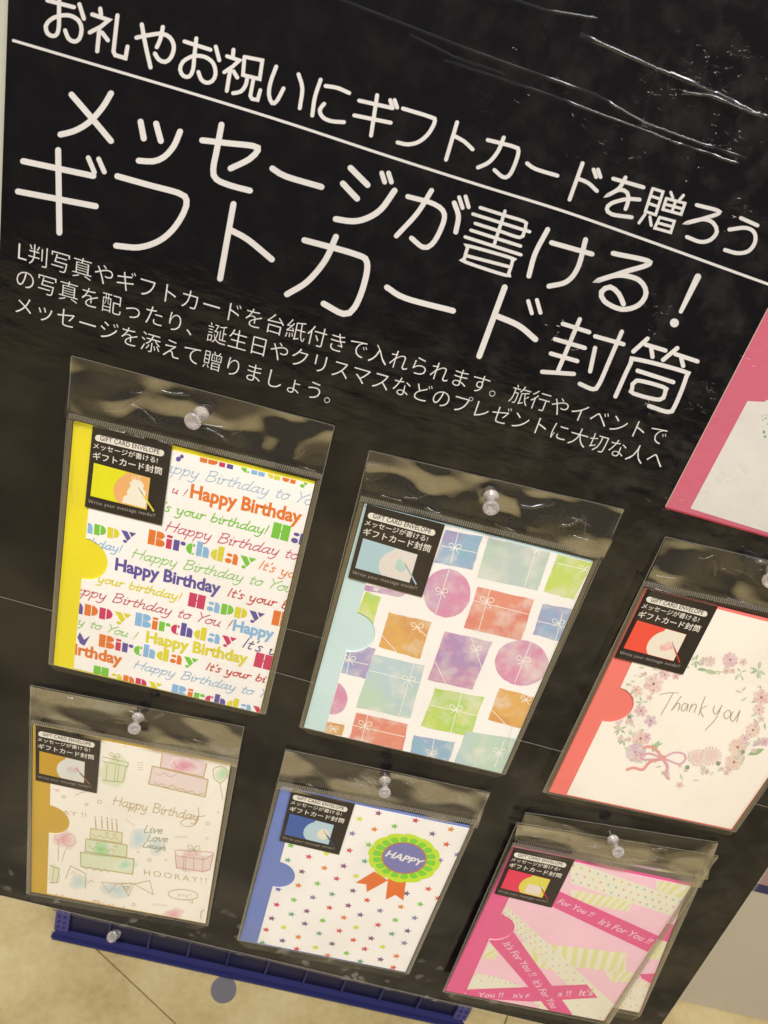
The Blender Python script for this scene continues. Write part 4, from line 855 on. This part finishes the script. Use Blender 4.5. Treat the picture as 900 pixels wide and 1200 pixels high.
    f.text('AY !!', *b_((360, 800), (555, 828)), L, off=-.012, hs=.7); f.text('yay!', *d((495, 655), (600, 665)), LL, off=-.012, hs=.9); f.text('yeah', *d((475, 212), (575, 220)), LL, off=-.012, hs=.8); f.text('yeah', *d((312, 722), (415, 735)), LL, off=-.012, hs=.8)
    q = d((540, 645))[0]; f.stroke([(q[0]+17.5*math.cos(k*.52), q[1]+6*math.sin(k*.52)+1.0*math.cos(k*.52)) for k in range(12)], .8, L, closed=True); s(d, [(580, 685), (610, 710), (612, 680)], L, .6)
    s(d, [(480, 350), (490, 440), (690, 470), (740, 455), (768, 340)], Lp, .9); s(d, [(480, 310), (485, 350), (700, 380), (768, 340), (765, 325), (490, 308)], Lp, .8)
    for x in (545, 560, 620, 690): s(d, [(x, 360), (x-3, 462)], Lp, .7)
    bow(f, d((620, 305))[0], 7, Lg, .6)
    for x, y in ((285, 385), (725, 108), (165, 720), (150+0, -0)): f.stroke([(d((x, y))[0][0]+1.9*math.cos(k*.9), d((x, y))[0][1]+1.9*math.sin(k*.9)) for k in range(7)], .6, L, closed=True)
    for x, y in ((410, 385), (200, 325), (720, 220), (805, 25)): f.stroke([(d((x, y))[0][0]+1.5*math.cos(k*.9), d((x, y))[0][1]+1.2*math.sin(k*.9)) for k in range(7)], .5, LL, closed=True)
    for x, y, dx, dy in ((105, 75, 20, 20), (125, 90, 18, 22), (150, 120, 10, -15), (165, 130, 8, -14)): s(d, [(x, y), (x+dx, y+dy)], LL, .6)
    script(f, 'Happy Birthday', c((290, 725))[0], 0, (152, 1072), 13, Lp, .8, shear=.15); s(d, [(670, 830), (675, 775), (700, 765)], Lg, .8); s(b_, [(465, 655), (510, 630), (560, 620)], Lp, .6, True); s(b_, [(280, 600), (330, 610), (300, 625)], Lp, .5, True)
    for x, y, r in ((370, 665, 2.2), (660, 705, 2.4), (555, 725, 1.8), (870, 245, 1.5)): q = b_((x, y))[0]; f.stroke([(q[0]+r*math.cos(k*.9), q[1]+r*.8*math.sin(k*.9)) for k in range(7)], .6, L, closed=True)
def star(f, c, r, mt):
    D0, D1 = P(c), P((c[0]+r, c[1]+r*.22)); L = (D1-D0).length; pts = []; a0 = math.radians(90-2)
    for i in range(10): a = a0+math.pi*i/5; k = L*(1.0 if i % 2 == 0 else .45); pts.append(unproj(D0+Vector((k*math.cos(a), 0, k*math.sin(a)))))
    f.poly(pts, mt)
def art5(f):
    C = dict(m=(150, 90, 130), c=(212, 70, 105), y=(222, 226, 70), o=(232, 140, 60), g=(135, 205, 85), u=(120, 105, 140), b=(140, 140, 178), r=(226, 95, 70), k=(214, 90, 95), t=(120, 175, 140), p=(140, 90, 125), l=(105, 120, 185))
    a = Z(400, 930, 5.294); b_ = Z(300, 900, 6.43); c = Z(270, 1000, 5.625); d = Z(390, 1030, 6.0)
    for z, lst in ((a, '230,122,m 460,167,c 112,158,y 205,222,o 330,203,g 565,250,u 680,222,o 68,248,b 652,315,r 50,353,k 170,318,g 145,420,t 612,415,b 15,450,p 90,512,y 540,592,r 405,620,u 72,603,u 160,662,r 43,695,p 490,687,g 370,703,o 240,727,b 118,753,u 455,772,b 15,770,o 335,785,g 720,380,b 600,650,r'),
                   (b_, '262,585,g 240,695,t 398,670,k 515,755,o 345,782,p 530,645,y 660,740,p'),
                   (c, '700,168,k 573,200,g 448,213,o 315,238,l 670,270,t 543,292,b 418,308,g 305,340,c 503,382,p 653,360,r 402,403,t 272,430,p 235,505,k 350,490,y 490,465,u 608,445,g 718,512,k 828,490,y 585,530,t 447,553,o 343,577,u 670,598,p 810,573,r 437,632,r 560,622,y 765,660,g 885,632,k 640,675,o 210,592,t'),
                   (d, '318,325,k 415,388,t 525,367,p 502,453,b 270,420,p 225,495,k 350,480,y 447,545,o 335,568,p 425,625,r 193,582,t')):
        for q in lst.split(): x, y, k = q.split(','); star(f, z((float(x), float(y)))[0], 4.7, ink(C[k]))
    ORG = ink((234, 118, 52)); YG = ink((205, 232, 50)); GG = ink((130, 215, 60)); PV = ink((126, 124, 186)); RO = ink((205, 120, 80))
    f.poly(a((205, 485), (88, 555), (155, 565), (158, 612), (290, 540)), ORG); f.poly(a((290, 530), (275, 660), (335, 630), (385, 665), (402, 540)), ORG)
    cc = a((390, 402))[0]; pts = []
    n = 24*5
    for i in range(n):
        q = 6.283*i/n; k = 1+.035*abs(math.sin(q*6+.4))-(.04 if (i % 10) == 0 else 0); x, y = 41.5*k*math.cos(q), 28*k*math.sin(q); pts.append((cc[0]+x*.995-y*.1*0, cc[1]+y+x*.06))
    f.poly(pts, YG)
    for i in range(18):
        q0, q1 = 6.283*(i+.12)/18, 6.283*(i+.88)/18; f.poly([(cc[0]+r_x*math.cos(q), cc[1]+r_y*math.sin(q)+r_x*math.cos(q)*.06) for r_x, r_y, q in ((36, 23.5, q0), (37.5, 25, (q0+q1)/2), (36, 23.5, q1), (26, 18, q1), (26, 18, q0))], GG)
    f.disc(cc, 26.5, RO, 18.6, ang=.07, n=44); f.disc(cc, 24.8, PV, 17.4, ang=.07, n=44); f.text('HAPPY', *a((270, 388), (492, 452)), ink((245, 240, 235)), shear=.2, off=.03, hs=1.0)
def art6(f):
    a = Z(560, 950, 5.625); b_ = Z(680, 980, 5.294); c = Z(510, 1060, 4.286)
    DOT = ink((238, 232, 208)); YS = ink((230, 226, 158)); CRM = ink((240, 232, 208)); DK = ink((232, 96, 146)); WT = ink((240, 205, 215))
    dots = [ink(mixc(k, .75)) for k in ((225, 170, 140), (160, 200, 180), (225, 205, 120), (180, 190, 215), (232, 165, 165))]
    def stripes(quad, n=7, tilt=.9):
        h = homog(quad); f.poly([h(0, 0), h(1, 0), h(1, 1), h(0, 1)], CRM)
        for i in range(n):
            u = (i+.1)/n; du = .5/n; sh = tilt/n
            q = [h(min(1, u+sh), 0), h(min(1, u+sh+du), 0), h(min(1, u+du), 1), h(u, 1)]; f.poly(q, YS)
    def polka(quad, nu, nv, r=1.6):
        h = homog(quad); f.poly([h(0, 0), h(1, 0), h(1, 1), h(0, 1)], DOT)
        for i in range(nu):
            for j in range(nv): f.disc(h((i+.5+(.25 if j % 2 else -.2))/nu, (j+.5)/nv), r, dots[(i*2+j*3) % 5], n=8)
    stripes(b_((-60, 330), (330, 400), (300, 468), (-60, 405)), 8); stripes(b_((470, 275), (690, 305), (640, 400), (470, 330)), 4)
    polka(b_((-60, 150), (660, 400), (600, 505), (-60, 290)), 15, 3)
    stripes(c((430, 185), (960, 245), (960, 345), (490, 290)), 10); stripes(c((500, 290), (700, 310), (700, 345), (520, 320)), 4); stripes(b_((150, 840), (400, 850), (330, 910), (190, 905)), 4)
    stripes(c((265, 185), (320, 250), (300, 280), (225, 270)), 3); polka(c((190, 345), (330, 370), (450, 418), (150, 426)), 6, 2, 1.0)
    polka(c((350, -10), (560, 10), (930, 560), (760, 610)), 3, 18, 1.1) if False else polka(c((350, 0), (960, 560), (850, 600), (330, 60)), 18, 3, 1.15)
    polka(c((490, 490), (850, 470), (850, 600), (560, 560)), 7, 2, 1.0)
    f.poly(c((150, 432), (762, 405), (818, 472), (480, 492), (160, 472)), DK)
    f.poly(c((320, 20), (372, 90), (392, 140), (690, 555), (600, 570), (262, 176), (200, 200), (270, 60)), DK)
    f.poly([(655, 1045), (772.6, 1098), (759.3, 1116.4), (640, 1060)], DK)
    tx = lambda s, p, q: f.text(s, p, q, WT, shear=.2, off=.01, hs=1.05)
    tx('For You !!', *a((520, 612), (745, 705))); tx("It's For You !!", *b_((108, 545), (425, 672)))
    tx("It's For You !!", c((338, 200))[0], c((478, 365))[0]); tx("It's For You", c((487, 390))[0], c((585, 525))[0])
    tx("You !!", *c((212, 470), (338, 470))); tx("It's F", *c((390, 472), (470, 474))); tx("a !!", *c((615, 465), (680, 462))); tx("It's", *c((722, 462), (790, 460)))
SLEEVE = CREAM
pk = {}
pk[1] = package('yellow trimmed package with rainbow birthday greetings printed in rows, top left of the board',
  [(84, 417), (392, 499), (311, 837), (57, 778)], [(80, 487), (377, 559)], [(86.4, 494), (369, 565), (304.5, 836), (62.7, 779)], [(112, 506), (368.5, 568), (304, 835.6), (86.3, 783)], [(100.5, 630.7), (95.6, 678.7)],
  [(108.7, 499), (202, 520.6), (189.4, 615.6), (99.3, 593.7)], (238, 220, 40), SLEEVE, art1, (ink((232, 226, 30)), ink((240, 178, 110)), ink((243, 236, 214)), ink((226, 218, 60)), 'cake'), seed=1, flapamp=1.6, creases=([(107, 499), (128, 503), (150, 509)], [(150, 509), (170, 514)], [(184, 516), (203, 522)], [(86, 545), (84, 572), (86, 590)], [(88, 500), (97, 502)], [(64, 700), (62, 740)]))
pk[2] = package('pale blue trimmed package printed with watercolour gift boxes and pink circles, centre of the board',
  [(433, 528), (731, 597), (592, 908), (351, 852)], [(422, 584), (704, 652)], [(427, 591), (695, 658), (587.8, 906.5), (356, 852.4)], [(453, 598), (694.5, 660), (587.5, 906), (380, 858.5)], [(418.6, 717.5), (405, 763)],
  [(430.2, 591), (521.4, 615.3), (494.6, 699.8), (408, 676.5)], (205, 228, 226), SLEEVE, art2, (ink((180, 208, 214)), ink((232, 222, 212)), [ink(mixc((165, 210, 190), .7)), ink(mixc((170, 200, 210), .7))], ink((170, 190, 200)), 'wash'), seed=2, flapamp=2.2, creases=([(522, 618), (560, 628), (600, 637)], [(600, 850), (590, 890)]))
pk[3] = package('coral red trimmed package with a flower wreath around handwritten Thank you, at right edge',
  [(780, 629), (1060, 694), (862, 975), (636, 928)], [(753, 683.5), (1020, 741)], [(756.7, 690.4), (1010, 753), (857.5, 973), (643.3, 928)], [(777, 698), (1008, 757), (857, 971.5), (664, 931)], [(727, 806), (705.6, 845.6)],
  [(759, 690.4), (841.5, 711), (800.4, 790.7), (720.4, 770)], (244, 122, 112), ink((245, 236, 222), .55, 1.0, .05, .1), art3, (ink((240, 80, 60)), ink((240, 228, 208)), [ink(mixc((235, 150, 150), .6)), ink(mixc((240, 170, 160), .5))], ink((205, 60, 45)), 'wash'), seed=3, flapamp=2.2, creases=([(760, 689), (800, 698), (838, 708)], [(845, 700), (880, 708), (899, 714)], [(765, 675), (790, 678), (820, 690)]))
pk[4] = package('gold trimmed package with hand drawn cakes, balloons and Happy Birthday, bottom left of the board',
  [(36, 803), (286, 852), (243.5, 1085), (31, 1047)], [(36.6, 846), (279, 893)], [(38.8, 849.8), (270.5, 895), (241, 1082.5), (36.6, 1045)], [(60, 857), (270, 897), (240.5, 1082), (55, 1047)], [(58.7, 943.7), (57.3, 976.7)],
  [(41.7, 850), (118, 866), (113, 929.8), (41.7, 914.4)], (206, 166, 64), ink((243, 235, 222), .55, 1.0, .05, .1), art4, (ink((204, 158, 50)), ink((226, 226, 216)), [ink(mixc((235, 160, 175), .6)), ink(mixc((160, 205, 190), .5))], ink((150, 105, 55)), 'wash'), seed=4, flapamp=1.2)
pk[5] = package('blue trimmed package with coloured stars and a green HAPPY rosette, bottom centre of the board',
  [(335, 878), (574, 929), (479, 1141.5), (278, 1101.5)], [(325.7, 918), (559, 964.5)], [(328.8, 923), (550.5, 969.3), (475.5, 1139.5), (281, 1101.7)], [(350, 929.5), (550, 971.5), (475, 1139), (301.6, 1104.5)], [(328, 1010), (319.4, 1039.5)],
  [(342, 925), (416, 942.3), (397.2, 1001.9), (327.2, 985.5)], (112, 132, 196), SLEEVE, art5, (ink((64, 96, 168)), ink((188, 212, 220)), ink((236, 226, 208)), ink((60, 70, 100)), 'blue'), seed=5, flapamp=1.3, creases=([(329, 922), (345, 926)], [(345, 926), (372, 931)]))
BP = ink((242, 196, 208), .55, 1.0, .05, .1)
def art6b(f):
    b_ = Z(680, 980, 5.294); YS = ink((230, 226, 158)); CRM = ink((240, 232, 208)); DK = ink((232, 96, 146)); dot = ink(mixc((225, 170, 140), .7))
    f.poly(b_((480, 190), (720, 215), (690, 300), (450, 270)), CRM)
    for k in range(3): f.poly(b_((500+k*10, 205+k*25), (720, 225+k*28), (712, 240+k*28), (500+k*10, 217+k*25)), YS)
    f.poly(b_((520, 545), (640, 550), (590, 665), (480, 640)), DK); f.poly(b_((440, 650), (600, 665), (560, 770), (400, 760)), CRM)
    for k in range(3): f.poly(b_((450+k*45, 655), (475+k*45, 660), (420+k*45, 765), (400+k*45, 760)), YS)
    f.poly(b_((370, 855), (500, 850), (440, 915), (380, 880)), DK); f.poly(b_((330, 880), (440, 915), (400, 1095), (180, 1085)), CRM)
    for k in range(22): f.disc(b_((random.uniform(250, 440), random.uniform(900, 1080)))[0], 1.1, dot, n=7)
pk[7] = package('pink package tucked behind the front one, only its right edge and flap showing',
  [(616, 952), (841, 987), (750, 1191), (545, 1150)], [(606, 987), (826, 1024)], [(612, 990), (815.5, 1019.5), (749.5, 1187), (552, 1147)], [(640, 1000), (815, 1021), (749, 1186.5), (575, 1153)], [(607, 1060), (598, 1088)],
  None, (226, 80, 135), BP, art6b, None, y0=-.0028, seed=7, flapamp=.5)
pk[6] = package("front pink package with crossing ribbon tapes reading It's For You, bottom right of the board",
  [(606, 964), (841.5, 1003), (713, 1201), (519, 1162)], [(600, 989.5), (818, 1033)], [(601.8, 993), (810, 1036.7), (708, 1196.5), (521.7, 1161)], [(622, 1000), (809.5, 1039), (707.5, 1196), (544.5, 1165)], [(587, 1071.7), (573, 1100.8)],
  [(602.7, 993.6), (673.8, 1007.8), (646.2, 1063.8), (579.6, 1047.4)], (232, 96, 146), BP, art6, (ink((232, 60, 90)), ink((226, 214, 90)), ink((236, 220, 205)), ink((190, 40, 60)), 'square'), y0=-.0072, seed=6, flapamp=.6)

# ================================================================== PUSH PINS
mt, nt, out = newmat('clear_plastic'); b = nt.nodes.new('ShaderNodeBsdfPrincipled'); b.inputs['Base Color'].default_value = (.93, .86, .84, 1); b.inputs['Roughness'].default_value = .12
b.inputs['Transmission Weight'].default_value = 1; b.inputs['IOR'].default_value = 1.45
df = nt.nodes.new('ShaderNodeBsdfPrincipled'); df.inputs['Base Color'].default_value = (.80, .74, .71, 1); df.inputs['Roughness'].default_value = .15
mx = nt.nodes.new('ShaderNodeMixShader'); mx.inputs[0].default_value = .30; nt.links.new(b.outputs[0], mx.inputs[1]); nt.links.new(df.outputs[0], mx.inputs[2]); nt.links.new(mx.outputs[0], out.inputs[0]); M_PIN = mt
M_STEEL = ink((150, 148, 145), .3)
def pin(label, pbase, phead, ybase, L=.0105, s=1.0, hit=None):
    A = P(pbase, ybase) if hit is None else hit; B = P(phead, A.y-L)
    o = thing('push_pin', label, 'push pin', A, 'clear push pins')
    prof = [(0, 0), (4.2, 0), (4.6, .5), (4.3, 1.1), (2.6, 1.7), (2.1, 3), (2.2, 5.2), (2.8, 7.2), (4.1, 8.2), (4.7, 9), (4.5, 9.8), (3.9, 10.2), (2.6, 10.0), (0, 9.7)]
    bm = bmesh.new(); n = 28; rings = []; k = .00080*s; Lr = (B-A).length
    q = (B-A).to_track_quat('Z', 'Y')
    for r, z in prof:
        if r == 0: rings.append([bm.verts.new(A+q @ Vector((0, 0, z/10*Lr)))])
        else: rings.append([bm.verts.new(A+q @ Vector((r*k*math.cos(6.2832*i/n), r*k*math.sin(6.2832*i/n), z/10*Lr))) for i in range(n)])
    for a_, b_ in zip(rings, rings[1:]):
        for i in range(n):
            j = (i+1) % n
            if len(a_) == 1: bm.faces.new((a_[0], b_[j], b_[i]))
            elif len(b_) == 1: bm.faces.new((a_[i], a_[j], b_[0]))
            else: bm.faces.new((a_[i], a_[j], b_[j], b_[i]))
    for f in bm.faces: f.smooth = True
    bmesh.ops.recalc_face_normals(bm, faces=bm.faces); me = bpy.data.meshes.new('pin_grip'); bm.to_mesh(me); bm.free(); link('pin_grip', me, o, [M_PIN])
    bm = bmesh.new(); bmesh.ops.create_cone(bm, cap_ends=True, segments=8, radius1=.00035, radius2=.00035, depth=.006, matrix=Matrix.Translation(A-(B-A).normalized()*.003) @ q.to_matrix().to_4x4())
    me = bpy.data.meshes.new('pin_needle'); bm.to_mesh(me); bm.free(); link('pin_needle', me, o, [M_STEEL])
pin('clear push pin holding the yellow birthday package', (236.5, 485), (225, 494.5), -.0062)
pin('clear push pin holding the pale blue gift box package', (575.5, 581), (575.5, 596.5), -.0062)
pin('clear push pin at the right edge holding the coral Thank you package', (908, 668), (903, 682), -.0062)
pin('clear push pin holding the gold trimmed cake package', (162, 840), (157, 855), -.0062, s=.9)
pin('clear push pin holding the blue trimmed star package', (451, 914), (451, 930), -.0062, s=.9)
pin('clear push pin holding the two pink packages', (718, 983), (725, 1000), -.0095, s=.9)
pin('loose clear push pin stuck in the blue crate below the board', (136, 1094), (131, 1098), YC+.003, L=.009, s=1.25)
